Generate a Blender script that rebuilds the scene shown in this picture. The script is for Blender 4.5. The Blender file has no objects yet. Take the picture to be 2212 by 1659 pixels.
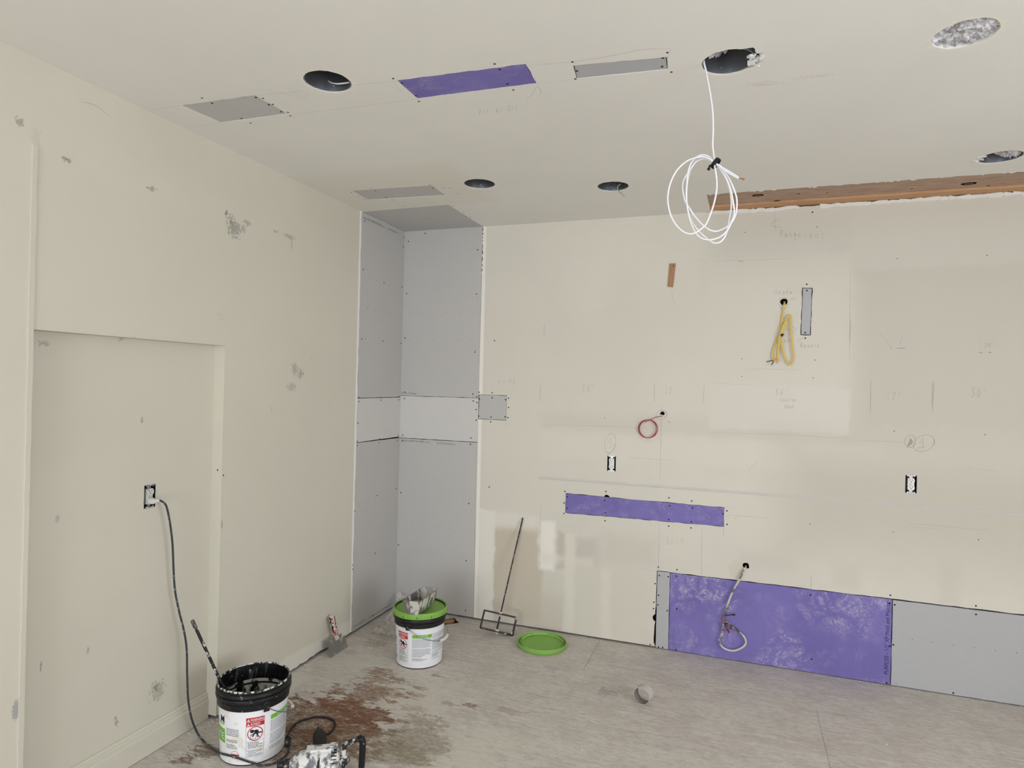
import bpy, bmesh, math, random
from mathutils import Vector, Matrix, noise as mnoise
from mathutils.geometry import delaunay_2d_cdt

random.seed(7)
scene = bpy.context.scene
COL = scene.collection

# ------------------------------------------------------------------ camera
FPX, PW, PH = 1378.2441, 2212.0, 1659.0
CAM = Vector((2.3418, -4.1364, 1.6557))
YAW, PITCH, ROLL = -0.342953, 0.000148, 0.024309
H = 2.7546                       # ceiling height, about nine feet
_c, _s, _cp, _sp = math.cos(YAW), math.sin(YAW), math.cos(PITCH), math.sin(PITCH)
FW = Vector((_s * _cp, _c * _cp, _sp))
_r = Vector((_c, -_s, 0)); _u = _r.cross(FW)
RT = math.cos(ROLL) * _r + math.sin(ROLL) * _u
UP = -math.sin(ROLL) * _r + math.cos(ROLL) * _u
cam_data = bpy.data.cameras.new('camera')
cam_data.sensor_width = 36.0
cam_data.sensor_fit = 'HORIZONTAL'
cam_data.lens = FPX / PW * 36.0
cam_data.clip_start = 0.02
cam = bpy.data.objects.new('camera', cam_data)
COL.objects.link(cam)
cam.matrix_world = Matrix(((RT.x, UP.x, -FW.x, CAM.x), (RT.y, UP.y, -FW.y, CAM.y), (RT.z, UP.z, -FW.z, CAM.z), (0, 0, 0, 1)))
scene.camera = cam

# ------------------------------------------------------------------ world, light, exposure
XR, YF = 5.6, -8.6               # right wall and front wall (behind the camera)
world = bpy.data.worlds.new('world'); scene.world = world
world.use_nodes = True
bg = world.node_tree.nodes['Background']
bg.inputs[0].default_value = (0.80, 0.88, 1.0, 1); bg.inputs[1].default_value = 1.0
scene.view_settings.view_transform = 'Standard'
scene.view_settings.look = 'None'
scene.view_settings.gamma = 1.0
scene.view_settings.use_curve_mapping = False
scene.view_settings.exposure = 0.05

def area_light(name, loc, rot, sx, sy, power, color):
    d = bpy.data.lights.new(name, 'AREA'); d.shape = 'RECTANGLE'; d.size = sx; d.size_y = sy
    d.energy = power; d.color = color
    o = bpy.data.objects.new(name, d); o.location = loc; o.rotation_euler = rot
    COL.objects.link(o); return o
# daylight at two unseen openings, invented behind and beside the camera
WIN1 = (0.25, 3.05, 0.06, 2.35)           # x0,x1,z0,z1 in the front wall
WIN2 = (-4.7, -2.8, 0.6, 2.3)           # y0,y1,z0,z1 in the right wall
area_light('added_door_daylight', ((WIN1[0] + WIN1[1]) / 2, YF - 0.02, (WIN1[2] + WIN1[3]) / 2), (math.pi / 2, 0, 0), WIN1[1] - WIN1[0], WIN1[3] - WIN1[2], 130, (0.965, 1.0, 1.045))
area_light('added_window_daylight', (XR + 0.02, (WIN2[0] + WIN2[1]) / 2, (WIN2[2] + WIN2[3]) / 2), (math.pi / 2, 0, math.pi / 2), WIN2[1] - WIN2[0], WIN2[3] - WIN2[2], 74, (0.965, 1.0, 1.045))

# sun added through the unseen door; its floor bounce brightens the ceiling
sd = bpy.data.lights.new('bounce_sun', 'SUN'); sd.energy = 4.0; sd.angle = .02; sd.color = (.965, 1.0, 1.05)
so = bpy.data.objects.new('bounce_sun', sd); COL.objects.link(so)
so.rotation_euler = Vector((.12, .50, -.87)).to_track_quat('-Z', 'Y').to_euler()

# ------------------------------------------------------------------ pixel -> place
def ray(a, b): return FW + RT * ((a - PW / 2) / FPX) - UP * ((b - PH / 2) / FPX)
def plane(a, b, ax, v):
    d = ray(a, b); return CAM + d * ((v - CAM[ax]) / d[ax])
def Bk(a, b, y=0.0): return plane(a, b, 1, y)
def Lf(a, b, x=0.0): return plane(a, b, 0, x)
def Ce(a, b, z=H): return plane(a, b, 2, z)
def Fl(a, b, z=0.0): return plane(a, b, 2, z)
def crop(ox, oy, s): return lambda x, y: (ox + x / s, oy + y / s)
def cyl_hit(a, b, c, rad):
    d = ray(a, b); ox, oy = CAM.x - c[0], CAM.y - c[1]
    A = d.x ** 2 + d.y ** 2; B = ox * d.x + oy * d.y; C = ox * ox + oy * oy - rad * rad
    D = max(B * B - A * C, 0); return CAM + d * ((-B - D ** .5) / A)

# ------------------------------------------------------------------ materials
def lin(c):
    return tuple((x / 255 / 12.92) if x / 255 <= 0.04045 else ((x / 255 + 0.055) / 1.055) ** 2.4 for x in c) + (1,)
lin0 = lin
class NT:
    def __init__(self, name):
        self.m = bpy.data.materials.new(name); self.m.use_nodes = True
        self.t = self.m.node_tree; self.b = self.t.nodes['Principled BSDF']; self.out = self.t.nodes['Material Output']
    def n(self, typ, **kw):
        x = self.t.nodes.new(typ)
        for k, v in kw.items(): setattr(x, k, v)
        return x
    def l(self, a, b): self.t.links.new(a, b)
    def val(self, sock, v):
        if hasattr(v, 'is_output') or isinstance(v, bpy.types.NodeSocket): self.l(v, sock)
        else: sock.default_value = v
    def math(self, op, a, b=None, clamp=False):
        x = self.n('ShaderNodeMath', operation=op, use_clamp=clamp); self.val(x.inputs[0], a)
        if b is not None: self.val(x.inputs[1], b)
        return x.outputs[0]
    def vm(self, op, a, b=None):
        x = self.n('ShaderNodeVectorMath', operation=op); self.val(x.inputs[0], a)
        if b is not None: self.val(x.inputs[1], b)
        return x.outputs[1] if op in ('LENGTH', 'DOT_PRODUCT') else x.outputs[0]
    def coord(self):
        if not hasattr(self, '_c'): self._c = self.n('ShaderNodeTexCoord').outputs['Object']
        return self._c
    def noise(self, scale=5, detail=4, rough=.55, vec=None, stretch=None, dist=0):
        v = vec if vec is not None else self.coord()
        if stretch: v = self.vm('MULTIPLY', v, stretch)
        x = self.n('ShaderNodeTexNoise'); x.inputs['Scale'].default_value = scale; x.inputs['Detail'].default_value = detail
        x.inputs['Roughness'].default_value = rough; x.inputs['Distortion'].default_value = dist
        self.l(v, x.inputs['Vector']); return x.outputs['Fac']
    def ramp(self, f, lo, hi, a=0.0, b=1.0):
        x = self.n('ShaderNodeMapRange', interpolation_type='SMOOTHSTEP'); self.val(x.inputs[0], f)
        x.inputs[1].default_value = lo; x.inputs[2].default_value = hi; x.inputs[3].default_value = a; x.inputs[4].default_value = b
        return x.outputs[0]
    def mix(self, f, a, b, mode='MIX'):
        x = self.n('ShaderNodeMix', data_type='RGBA', blend_type=mode); self.val(x.inputs[0], f)
        self.val(x.inputs[6], a); self.val(x.inputs[7], b); return x.outputs[2]
    def box(self, p, c, h, soft):
        """1 inside a box of half sizes h about c (9 = ignore axis)"""
        d = self.vm('SUBTRACT', self.vm('ABSOLUTE', self.vm('SUBTRACT', p, c)), h)
        s = self.n('ShaderNodeSeparateXYZ'); self.l(d, s.inputs[0])
        m = self.math('MAXIMUM', self.math('MAXIMUM', s.outputs[0], s.outputs[1]), s.outputs[2])
        return self.ramp(m, soft, -soft)
    def blob(self, p, c, r, nz, k=1.0, lo=0.0, hi=.25):
        d = self.vm('LENGTH', self.vm('DIVIDE', self.vm('SUBTRACT', p, c), r))
        return self.ramp(self.math('ADD', self.math('SUBTRACT', 1.0, d), self.math('MULTIPLY', self.math('SUBTRACT', nz, .5), k * 2)), lo, hi)
    def bump(self, h, strength=.2, dist=.002):
        x = self.n('ShaderNodeBump'); x.inputs['Strength'].default_value = strength; x.inputs['Distance'].default_value = dist
        self.l(h, x.inputs['Height']); self.l(x.outputs[0], self.b.inputs['Normal'])
    def done(self, color, rough=.8, metal=0.0, spec=.3):
        self.val(self.b.inputs['Base Color'], color); self.val(self.b.inputs['Roughness'], rough)
        self.b.inputs['Metallic'].default_value = metal; self.b.inputs['Specular IOR Level'].default_value = spec
        return self.m
def plain(name, c, rough=.7, metal=0.0, vary=.06, scale=30, spec=.3):
    t = NT(name); n = t.noise(scale, 3)
    d = tuple(x * (1 - vary * 2) for x in lin(c)[:3]) + (1,)
    return t.done(t.mix(n, lin(c), d), rough, metal, spec)
def splattered(name, c, s, lo=.52, hi=.6, rough=.55, scale=14, metal=0.0, stretch=None, spec=.3, rough2=.85):
    t = NT(name); n = t.noise(scale, 6, .62, stretch=stretch, dist=.4); f = t.ramp(n, lo, hi)
    t.bump(f, .35, .0015)
    return t.done(t.mix(f, lin(c), lin(s)), t.ramp(f, 0, 1, rough, rough2), metal, spec)

CREAM = (211, 207, 196)
def paint(name, base, masks=(), blobs=(), vary=.05, lift=1.08):
    """wall paint; masks: (centre, half, soft, colour, amount), blobs: stains with their own outline"""
    lin = lambda c: tuple(min(x * lift, .9) for x in lin0(c)[:3]) + (1,)
    t = NT(name); p = t.coord()
    big = t.noise(1.3, 4); col = t.mix(t.ramp(big, .3, .7), lin(base), tuple(x * (1 - vary) for x in lin(base)[:3]) + (1,))
    wob = t.n('ShaderNodeTexNoise'); wob.inputs['Scale'].default_value = 9; t.l(p, wob.inputs['Vector'])
    pw = t.vm('ADD', p, t.vm('MULTIPLY', t.vm('SUBTRACT', wob.outputs['Color'], (.5, .5, .5)), (.05, .05, .05)))
    for c, h, soft, colr, amt in masks:
        col = t.mix(t.math('MULTIPLY', t.box(pw if soft > .004 else p, c, h, soft), amt), col, lin(colr))
    if blobs:
        nz = t.ramp(t.noise(75, 7, .74), .36, .64)
        for c, r, colr, k, amt in blobs:
            col = t.mix(t.math('MULTIPLY', t.blob(p, c, r, nz, k), amt), col, lin(colr))
    t.bump(t.noise(190, 3, .6), .10, .001)
    return t.done(col, .72, 0, .25)

M = {}
M['gypsum'] = plain('gypsum_edge', (232, 231, 228), .9, vary=.03)
M['mud'] = plain('joint_compound', (214, 213, 208), .9, vary=.05, scale=12)
M['cavity'] = plain('dark_cavity', (60, 55, 50), .95)
M['screw'] = plain('black_screw', (18, 18, 20), .5, .2)
M['pencil'] = None
def pencil_mat(name, c, alpha):
    t = NT(name); tr = t.n('ShaderNodeBsdfTransparent'); mx = t.n('ShaderNodeMixShader')
    t.done(lin(c), .7, 0, .2)
    t.l(t.ramp(t.noise(160, 2), .25, .6, alpha * .45, alpha), mx.inputs[0]); t.l(tr.outputs[0], mx.inputs[1]); t.l(t.b.outputs[0], mx.inputs[2])
    t.l(mx.outputs[0], t.out.inputs[0]); return t.m
M['pencil'] = pencil_mat('pencil_graphite', (96, 98, 102), .46)
M['ink'] = pencil_mat('printed_ink', (58, 58, 64), .75)
M['ink_purple'] = pencil_mat('printed_ink_on_purple', (44, 34, 70), .85)
def board(name, c, speck):
    t = NT(name); n = t.noise(260, 3, .7); n2 = t.noise(3, 4)
    col = t.mix(t.ramp(n, .35, .75), lin(c), lin(speck)); col = t.mix(t.ramp(n2, .3, .8, 0, .25), col, lin(speck))
    return t.done(col, .85, 0, .15)
M['grey_board'] = board('grey_drywall_paper', (198, 196, 194), (185, 183, 181))
M['grey_board_back'] = board('pale_grey_drywall_paper', (213, 211, 209), (204, 202, 199))
M['grey_board_light'] = board('light_grey_drywall_paper', (186, 186, 188), (176, 176, 179))
def purple(name, smear):
    t = NT(name); n = t.noise(9, 7, .72, dist=1.2); n2 = t.noise(2.2, 3); sc = t.noise(34, 5, .7, dist=2.5)
    f = t.math('MULTIPLY', t.ramp(n, .44, .63), t.ramp(n2, .37, .56)); f = t.math('MULTIPLY', f, t.ramp(sc, .38, .62))
    f = t.math('MULTIPLY', f, smear)
    col = t.mix(t.ramp(t.noise(3, 3), .3, .7), lin((128, 118, 184)), lin((119, 109, 174)))
    return t.done(t.mix(f, col, lin((186, 180, 205))), .75, 0, .2)
M['purple'] = purple('purple_drywall_paper', .35)
M['purple_scuffed'] = purple('purple_drywall_paper_scuffed', .95)
def wood(name, a, b, stretch, scale=6):
    t = NT(name); g = t.noise(scale, 8, .62, stretch=stretch, dist=1.0); g2 = t.noise(scale * .4, 3, stretch=stretch)
    col = t.mix(t.ramp(g, .35, .68), lin(a), lin(b)); col = t.mix(t.ramp(g2, .4, .8, 0, .4), col, lin(b))
    t.bump(g, .15, .001); return t.done(col, .75, 0, .2)
M['beam'] = wood('brown_timber', (192, 164, 144), (164, 136, 116), (1.2, 14, 14))
M['beam_light'] = wood('pale_brown_timber', (208, 168, 128), (184, 140, 104), (1.2, 22, 22))
M['knot'] = plain('timber_knot', (92, 62, 46), .7, vary=.2)
M['shim'] = wood('brown_wood_strip', (178, 138, 108), (160, 120, 92), (30, 30, 3))
M['metal_can'] = plain('dark_galvanised_steel', (128, 131, 138), .4, .7, vary=.2, scale=12)
M['rim_metal'] = plain('zinc_rim', (160, 162, 168), .45, .35, vary=.12, scale=60)
M['metal'] = plain('steel', (150, 152, 154), .35, .9)
M['white_cable'] = plain('white_cable_sheath', (238, 238, 244), .45, vary=.02, spec=.5)
M['yellow_cable'] = plain('yellow_cable_sheath', (222, 192, 102), .5, vary=.05, spec=.4)
M['red_wire'] = plain('red_wire', (176, 48, 78), .45, vary=.08, spec=.5)
M['copper'] = plain('copper', (196, 120, 84), .35, .9)
M['black'] = plain('black_rubber', (26, 26, 28), .55, vary=.1)
M['black_plastic'] = plain('black_plastic', (24, 25, 27), .42, vary=.1, spec=.45)
M['black_muddy'] = splattered('black_plastic_with_mud', (25, 26, 28), (205, 204, 202), .64, .70, .4, 60)
M['black_muddier'] = splattered('black_plastic_caked_in_mud', (22, 22, 24), (204, 203, 198), .47, .53, .4, 10, stretch=(1, 1, .75))
M['rim_muddy'] = splattered('bucket_rim_with_mud', (24, 25, 27), (214, 213, 208), .47, .55, .4, 60)
M['rod_muddy'] = splattered('steel_rod_with_mud', (48, 46, 48), (205, 203, 200), .56, .62, .35, 40, .5)
M['rod_dark'] = splattered('dark_steel_rod', (62, 60, 60), (150, 148, 146), .50, .66, .35, 70, .6)
M['black_frame'] = splattered('black_steel_frame_with_mud', (46, 45, 46), (205, 204, 200), .60, .66, .4, 30, .3)
M['pan'] = splattered('stainless_pan_with_mud', (140, 134, 136), (218, 218, 208), .46, .56, .3, 24, .5, (1, 1, .4))
M['blade'] = splattered('taping_knife_blade', (140, 140, 134), (186, 186, 182), .50, .66, .3, 22, .5, (1, 1, .4))
M['knife_grip'] = splattered('red_grip_with_mud', (178, 44, 44), (222, 216, 212), .47, .53, .5, 75)
M['knife_grip_black'] = splattered('black_grip_with_mud', (32, 28, 30), (214, 210, 206), .52, .58, .5, 75)
M['drill_white'] = splattered('mixer_body_caked_in_mud', (112, 114, 120), (230, 230, 230), .40, .52, .4, 30, .2)
M['drill_handle'] = splattered('mixer_handle_with_mud', (38, 38, 40), (212, 212, 210), .48, .58, .45, 42)
M['bucket_white'] = plain('white_bucket_plastic', (238, 239, 243), .42, vary=.02, spec=.45)
M['bucket_white_dirty'] = splattered('white_bucket_plastic_with_mud', (238, 239, 243), (226, 221, 210), .57, .64, .42, 8, rough2=.8)
M['lid_green'] = plain('green_lid_plastic', (132, 182, 78), .42, vary=.06, spec=.45)
M['lid_green_muddy'] = splattered('green_lid_plastic_with_specks', (136, 184, 86), (218, 228, 198), .68, .72, .45, 70)
M['label_green'] = plain('printed_green', (122, 188, 60), .5, vary=.02)
M['label_red'] = plain('printed_red', (192, 42, 48), .5, vary=.02)
M['label_black'] = plain('printed_black', (32, 32, 36), .5, vary=.02)
M['label_grey'] = plain('printed_grey', (148, 152, 160), .5, vary=.02)
M['label_dark'] = plain('printed_dark_grey', (104, 106, 114), .5, vary=.02)
M['label_white'] = plain('printed_white', (236, 236, 238), .5, vary=.02)
M['outlet'] = plain('white_outlet_plastic', (236, 232, 224), .4, vary=.02, spec=.5)
M['outlet_dirty'] = splattered('outlet_with_paint', (206, 206, 202), (130, 130, 130), .6, .68, .45, 60)
M['strap'] = plain('outlet_strap_metal', (206, 212, 218), .35, .6)
M['strap_dull'] = splattered('painted_outlet_strap', (132, 132, 132), (206, 204, 198), .5, .58, .45, 90, .3)
M['conduit'] = splattered('dirty_white_conduit', (208, 204, 192), (104, 102, 98), .50, .60, .6, 16)
M['cord'] = splattered('black_cord_with_mud', (58, 60, 64), (168, 168, 166), .57, .66, .5, 46)
M['cord_black'] = splattered('black_cord', (30, 31, 33), (150, 150, 150), .66, .72, .5, 46)
M['cardboard'] = plain('grey_white_cardboard', (198, 194, 188), .85, vary=.05)
M['cardboard_in'] = plain('grey_cardboard_inside', (150, 142, 134), .85, vary=.1)
M['insulation'] = splattered('grey_insulation', (178, 176, 180), (228, 227, 230), .40, .62, .95, 30)
M['chip'] = plain('white_debris', (216, 212, 204), .9, vary=.12, scale=60)
M['debris'] = plain('brown_debris', (120, 96, 76), .9, vary=.25, scale=60)
def plastic_film():
    t = NT('clear_plastic_film'); t.done(lin((226, 224, 216)), .25, 0, .6)
    tr = t.n('ShaderNodeBsdfTransparent'); mx = t.n('ShaderNodeMixShader')
    t.l(t.ramp(t.noise(24, 4), .3, .7, .22, .6), mx.inputs[0]); t.l(tr.outputs[0], mx.inputs[1]); t.l(t.b.outputs[0], mx.inputs[2]); t.l(mx.outputs[0], t.out.inputs[0])
    return t.m
M['film'] = plastic_film()

# ------------------------------------------------------------------ mesh helpers
ORG = {}
class MB:
    def __init__(self): self.v = []; self.f = []; self.mi = []
    def add(self, vs, fs, mi=0):
        k = len(self.v); self.v += [Vector(p) for p in vs]; self.f += [tuple(i + k for i in q) for q in fs]; self.mi += [mi] * len(fs); return self
    def obox(self, c, ax, ay, az, mi=0):
        c, ax, ay, az = Vector(c), Vector(ax), Vector(ay), Vector(az)
        vs = [c + sx * ax + sy * ay + sz * az for sz in (-1, 1) for sy in (-1, 1) for sx in (-1, 1)]
        return self.add(vs, [(0, 2, 3, 1), (4, 5, 7, 6), (0, 1, 5, 4), (2, 6, 7, 3), (0, 4, 6, 2), (1, 3, 7, 5)], mi)
    def box(self, a, b, mi=0):
        a, b = Vector(a), Vector(b); h = (b - a) / 2
        return self.obox((a + b) / 2, (h.x, 0, 0), (0, h.y, 0), (0, 0, h.z), mi)
    def tube(self, path, r, n=8, flat=1.0, flatdir=None, mi=0, cap=True):
        P = [Vector(p) for p in path]; m = len(P); vs = []; prev = None
        for i in range(m):
            t = (P[min(i + 1, m - 1)] - P[max(i - 1, 0)])
            if t.length < 1e-9: t = Vector((0, 0, 1))
            t.normalize()
            ref = Vector(flatdir) if flatdir is not None else (prev if prev is not None else (Vector((0, 0, 1)) if abs(t.z) < .9 else Vector((1, 0, 0))))
            a = ref - t * ref.dot(t)
            if a.length < 1e-6: a = t.orthogonal()
            a.normalize(); b = t.cross(a); prev = a
            rr = r[i] if isinstance(r, (list, tuple)) else r
            for k in range(n):
                th = 2 * math.pi * k / n
                vs.append(P[i] + a * (math.cos(th) * rr * flat) + b * (math.sin(th) * rr))
        fs = [(i * n + k, i * n + (k + 1) % n, (i + 1) * n + (k + 1) % n, (i + 1) * n + k) for i in range(m - 1) for k in range(n)]
        if cap: fs += [tuple(reversed(range(n))), tuple((m - 1) * n + k for k in range(n))]
        return self.add(vs, fs, mi)
    def lathe(self, prof, c=(0, 0, 0), n=48, ax=None, close=False, mi=0):
        """profile (radius, height) turned about the local z axis (ax = three axis vectors)"""
        c = Vector(c); X, Y, Z = [Vector(q) for q in (ax or ((1, 0, 0), (0, 1, 0), (0, 0, 1)))]
        vs = []
        for r, z in prof:
            for k in range(n):
                th = 2 * math.pi * k / n; vs.append(c + X * (r * math.cos(th)) + Y * (r * math.sin(th)) + Z * z)
        m = len(prof); rng = range(m if close else m - 1)
        fs = [(i * n + k, i * n + (k + 1) % n, ((i + 1) % m) * n + (k + 1) % n, ((i + 1) % m) * n + k) for i in rng for k in range(n)]
        return self.add(vs, fs, mi)
    def disc(self, c, r, z, nrm=1, n=48, mi=0):
        vs = [(c[0] + r * math.cos(2 * math.pi * k / n), c[1] + r * math.sin(2 * math.pi * k / n), z) for k in range(n)]
        return self.add(vs, [tuple(range(n)) if nrm > 0 else tuple(reversed(range(n)))], mi)
    def prism(self, pts, fn, lo, hi, mi=0, side=None):
        """2-D outline pts mapped by fn(a, b, depth); a solid between the two depths"""
        n = len(pts); vs = [fn(a, b, lo) for a, b in pts] + [fn(a, b, hi) for a, b in pts]
        self.add(vs, [tuple(range(n)), tuple(reversed(range(n, 2 * n)))], mi)
        k = len(self.v) - 2 * n
        for i in range(n):
            j = (i + 1) % n; self.f.append((k + i, k + n + i, k + n + j, k + j)); self.mi.append(mi if side is None else side)
        return self
    def sheet(self, outer, holes, fn, thick):
        """board with holes; front at depth 0, sides and back material 1"""
        allp = []; loops = []
        for lp in [outer] + list(holes):
            k = len(allp); allp += [Vector(p) for p in lp]; loops.append(list(range(k, k + len(lp))))
        edges = [(l[i], l[(i + 1) % len(l)]) for l in loops for i in range(len(l))]
        V, _, Fc, _, _, _ = delaunay_2d_cdt(allp, edges, [], 0, 1e-6)
        def inside(q, lp):
            r = False
            for i in range(len(lp)):
                (x0, y0), (x1, y1) = lp[i - 1], lp[i]
                if (y0 > q.y) != (y1 > q.y) and q.x < (x1 - x0) * (q.y - y0) / (y1 - y0) + x0: r = not r
            return r
        keep = []
        for t in Fc:
            q = (V[t[0]] + V[t[1]] + V[t[2]]) / 3
            if inside(q, outer) and not any(inside(q, h) for h in holes): keep.append(t)
        Fc = keep
        k = len(self.v)
        for q in V: self.v.append(Vector(fn(q.x, q.y, 0)))
        for q in V: self.v.append(Vector(fn(q.x, q.y, thick)))
        nv = len(V); cnt = {}
        for t in Fc:
            self.f.append(tuple(k + i for i in t)); self.mi.append(0)
            self.f.append(tuple(k + nv + i for i in reversed(t))); self.mi.append(1)
            for i in range(len(t)):
                e = (t[i], t[(i + 1) % len(t)])
                cnt[e] = 1
        for (a, b) in list(cnt):
            if (b, a) not in cnt:
                self.f.append((k + b, k + a, k + nv + a, k + nv + b)); self.mi.append(1)
        return self
    def build(self, name, mats, parent=None, smooth=None, local=False):
        o0 = Vector((0, 0, 0))
        if parent is not None and not local: o0 = ORG.get(parent.name, o0)
        me = bpy.data.meshes.new(name)
        me.from_pydata([p - o0 for p in self.v], [], self.f)
        for m in (mats if isinstance(mats, (list, tuple)) else [mats]): me.materials.append(m)
        me.polygons.foreach_set('material_index', self.mi)
        bm = bmesh.new(); bm.from_mesh(me); bmesh.ops.recalc_face_normals(bm, faces=bm.faces); bm.to_mesh(me); bm.free()
        if smooth is not None:
            me.polygons.foreach_set('use_smooth', [True] * len(me.polygons)); me.set_sharp_from_angle(angle=math.radians(smooth))
        me.update()
        o = bpy.data.objects.new(name, me); COL.objects.link(o)
        if parent is not None: o.parent = parent
        ORG[o.name] = o0
        return o
def smoothpath(pts, k=8):
    P = [Vector(p) for p in pts]; out = []
    for i in range(len(P) - 1):
        p0, p1, p2, p3 = P[max(i - 1, 0)], P[i], P[i + 1], P[min(i + 2, len(P) - 1)]
        for j in range(k):
            t = j / k
            out.append(.5 * ((2 * p1) + (p2 - p0) * t + (2 * p0 - 5 * p1 + 4 * p2 - p3) * t * t + (3 * p1 - p0 - 3 * p2 + p3) * t ** 3))
    out.append(P[-1]); return out
def rag(poly, step=.03, amp=.0015, seed=0, edges=None):
    rnd = random.Random(seed); out = []
    n = len(poly)
    for i in range(n):
        a, b = Vector(poly[i]), Vector(poly[(i + 1) % n]); L = (b - a).length
        out.append((a.x, a.y))
        if edges is not None and i not in edges: continue
        k = int(L / step); nr = Vector((-(b - a).y, (b - a).x)) / max(L, 1e-9)
        for j in range(1, k):
            q = a + (b - a) * (j / k) + nr * rnd.uniform(-amp, amp); out.append((q.x, q.y))
    return out
def circ(c, r, n=32, amp=0, seed=0):
    rnd = random.Random(seed)
    return [(c[0] + (r + rnd.uniform(-amp, amp)) * math.cos(2 * math.pi * k / n), c[1] + (r + rnd.uniform(-amp, amp)) * math.sin(2 * math.pi * k / n)) for k in range(n)]
def rect(a0, b0, a1, b1): return [(a0, b0), (a1, b0), (a1, b1), (a0, b1)]
def inset(poly, g):
    c = Vector((sum(p[0] for p in poly) / len(poly), sum(p[1] for p in poly) / len(poly)))
    x0, x1 = min(p[0] for p in poly), max(p[0] for p in poly); y0, y1 = min(p[1] for p in poly), max(p[1] for p in poly)
    return [(c.x + (p[0] - c.x) * (1 - 2 * g / (x1 - x0)), c.y + (p[1] - c.y) * (1 - 2 * g / (y1 - y0))) for p in poly]
fB = lambda a, b, d: (a, d, b)           # back wall (x, z), depth into +y
fL = lambda a, b, d: (-d, a, b)          # left wall (y, z), depth into -x
fC = lambda a, b, d: (a, b, H + d)       # ceiling (x, y), depth up
fF = lambda a, b, d: (a, b, -d)          # floor (x, y), depth down
def tag(o, label=None, cat=None, group=None, kind=None):
    if label: o['label'] = label
    if cat: o['category'] = cat
    if group: o['group'] = group
    if kind: o['kind'] = kind
    return o
def thing(name, loc, label, cat, group=None):
    o = bpy.data.objects.new(name, None); o.empty_display_size = .05; o.location = loc; COL.objects.link(o)
    ORG[o.name] = Vector(loc); return tag(o, label, cat, group)
_txt = {}
def text_geo(s, size, bold=0.0):
    cu = bpy.data.curves.new('text_tmp', 'FONT'); cu.body = s; cu.size = size; cu.resolution_u = 2; cu.offset = bold
    o = bpy.data.objects.new('text_tmp', cu); COL.objects.link(o); dg = bpy.context.evaluated_depsgraph_get(); dg.update()
    me = bpy.data.meshes.new_from_object(o.evaluated_get(dg))
    vs = [(v.co.x, v.co.y) for v in me.vertices]; fs = [tuple(p.vertices) for p in me.polygons]
    bpy.data.objects.remove(o); bpy.data.curves.remove(cu); bpy.data.meshes.remove(me); return vs, fs
def put_text(mb, s, p0, p1, height, fn, depth, mi=0, bold=0.0):
    """fit the words between 2-D points p0 and p1 (baseline), cap height given, mapped by fn(a,b,depth)"""
    vs, fs = text_geo(s, 1.0, bold)
    x0, x1 = min(v[0] for v in vs), max(v[0] for v in vs)
    a, b = Vector(p0), Vector(p1); d = (b - a); nr = Vector((-d.y, d.x)).normalized()
    if getattr(fn, 'flip', False): nr = -nr
    mb.add([fn(*(a + d * ((x - x0) / (x1 - x0)) + nr * (y / .7 * height)), depth) for x, y in vs], fs, mi)

# =================================================================== THE ROOM
LATE = []    # screws and pencil marks are gathered per surface
# ---- patches: outlines on the surfaces (metres)
CP = {  # ceiling patches (x, y)
    'a': [(.18, -2.157), (.54, -2.144), (.547, -1.965), (.205, -1.970)],
    'b': [(1.137, -2.091), (1.624, -2.069), (1.620, -1.923), (1.139, -1.937)],
    'c': [(1.777, -2.010), (2.088, -1.976), (2.084, -1.891), (1.765, -1.914)],
    'd': [(.197, -.972), (.695, -.937), (.684, -.749), (.185, -.783)]}
CANS = {'a': (.883, -2.155), 'b': (2.280, -1.880), 'c': (2.964, -1.852), 'd': (.964, -.890), 'e': (1.660, -.655), 'g': (3.447, -.622)}
RCAN = .086
def can_hole(k):
    c = CANS[k]; p = circ(c, RCAN, 40, .0016, ord(k))
    if k == 'b':    # broken plaster on one side
        p = [(x + (.028 if -6 <= i <= 5 else 0) * random.Random(i).uniform(.3, 1.1), y + (.012 if -6 <= i <= 5 else 0) * random.Random(i + 9).uniform(-1, 1)) for i, (x, y) in zip(list(range(0, 20)) + list(range(-20, 0)), p)]
    return p

# ---- ceiling
ceil_outer = [(0, YF), (XR, YF), (XR, -.365)] + rag([(XR, -.365), (2.139, -.372)], .03, .004, 3, [0])[1:-1] + [(2.139, -.372), (2.145, 0), (.620, 0), (.620, -.562), (0, -.556)]
t_masks = [((.45, -.9, H), (.5, .35, 9), .06, (206, 202, 190), .6)]
ceil_blobs = []
for (a, b), rr in (((1640, 182), (.05, .02, .1)), ((1760, 165), (.06, .012, .1)), ((2015, 93), (.02, .015, .1)), ((2120, 345), (.03, .03, .1))):
    p = Ce(a, b); ceil_blobs.append(((p.x, p.y, H), rr, (190, 182, 168), .7, .3))
for k, c in CANS.items(): ceil_blobs.append(((c[0], c[1], H), (.105, .105, .1), (226, 216, 196), .12, .7))
M['ceiling'] = paint('ceiling_paint', (213, 210, 204), t_masks, ceil_blobs, .04, 1.24)
ceiling = MB().sheet(ceil_outer, [can_hole(k) for k in CANS] + [rag(p, .025, .0022, ord(k)) for k, p in CP.items()], fC, .014).build('ceiling', [M['ceiling'], M['gypsum']])
tag(ceiling, 'cream painted ceiling with round light cutouts and drywall patches', kind='structure')
MB().box((-.2, YF - .2, H + .26), (XR + .2, .15, H + .28)).build('attic_deck', M['cavity'], ceiling)
labels = {'a': 'grey drywall patch between the left wall and a light cutout', 'b': 'long purple drywall patch in the ceiling', 'c': 'narrow light grey drywall patch beside the purple one', 'd': 'grey drywall patch near the boarded corner'}
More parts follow.
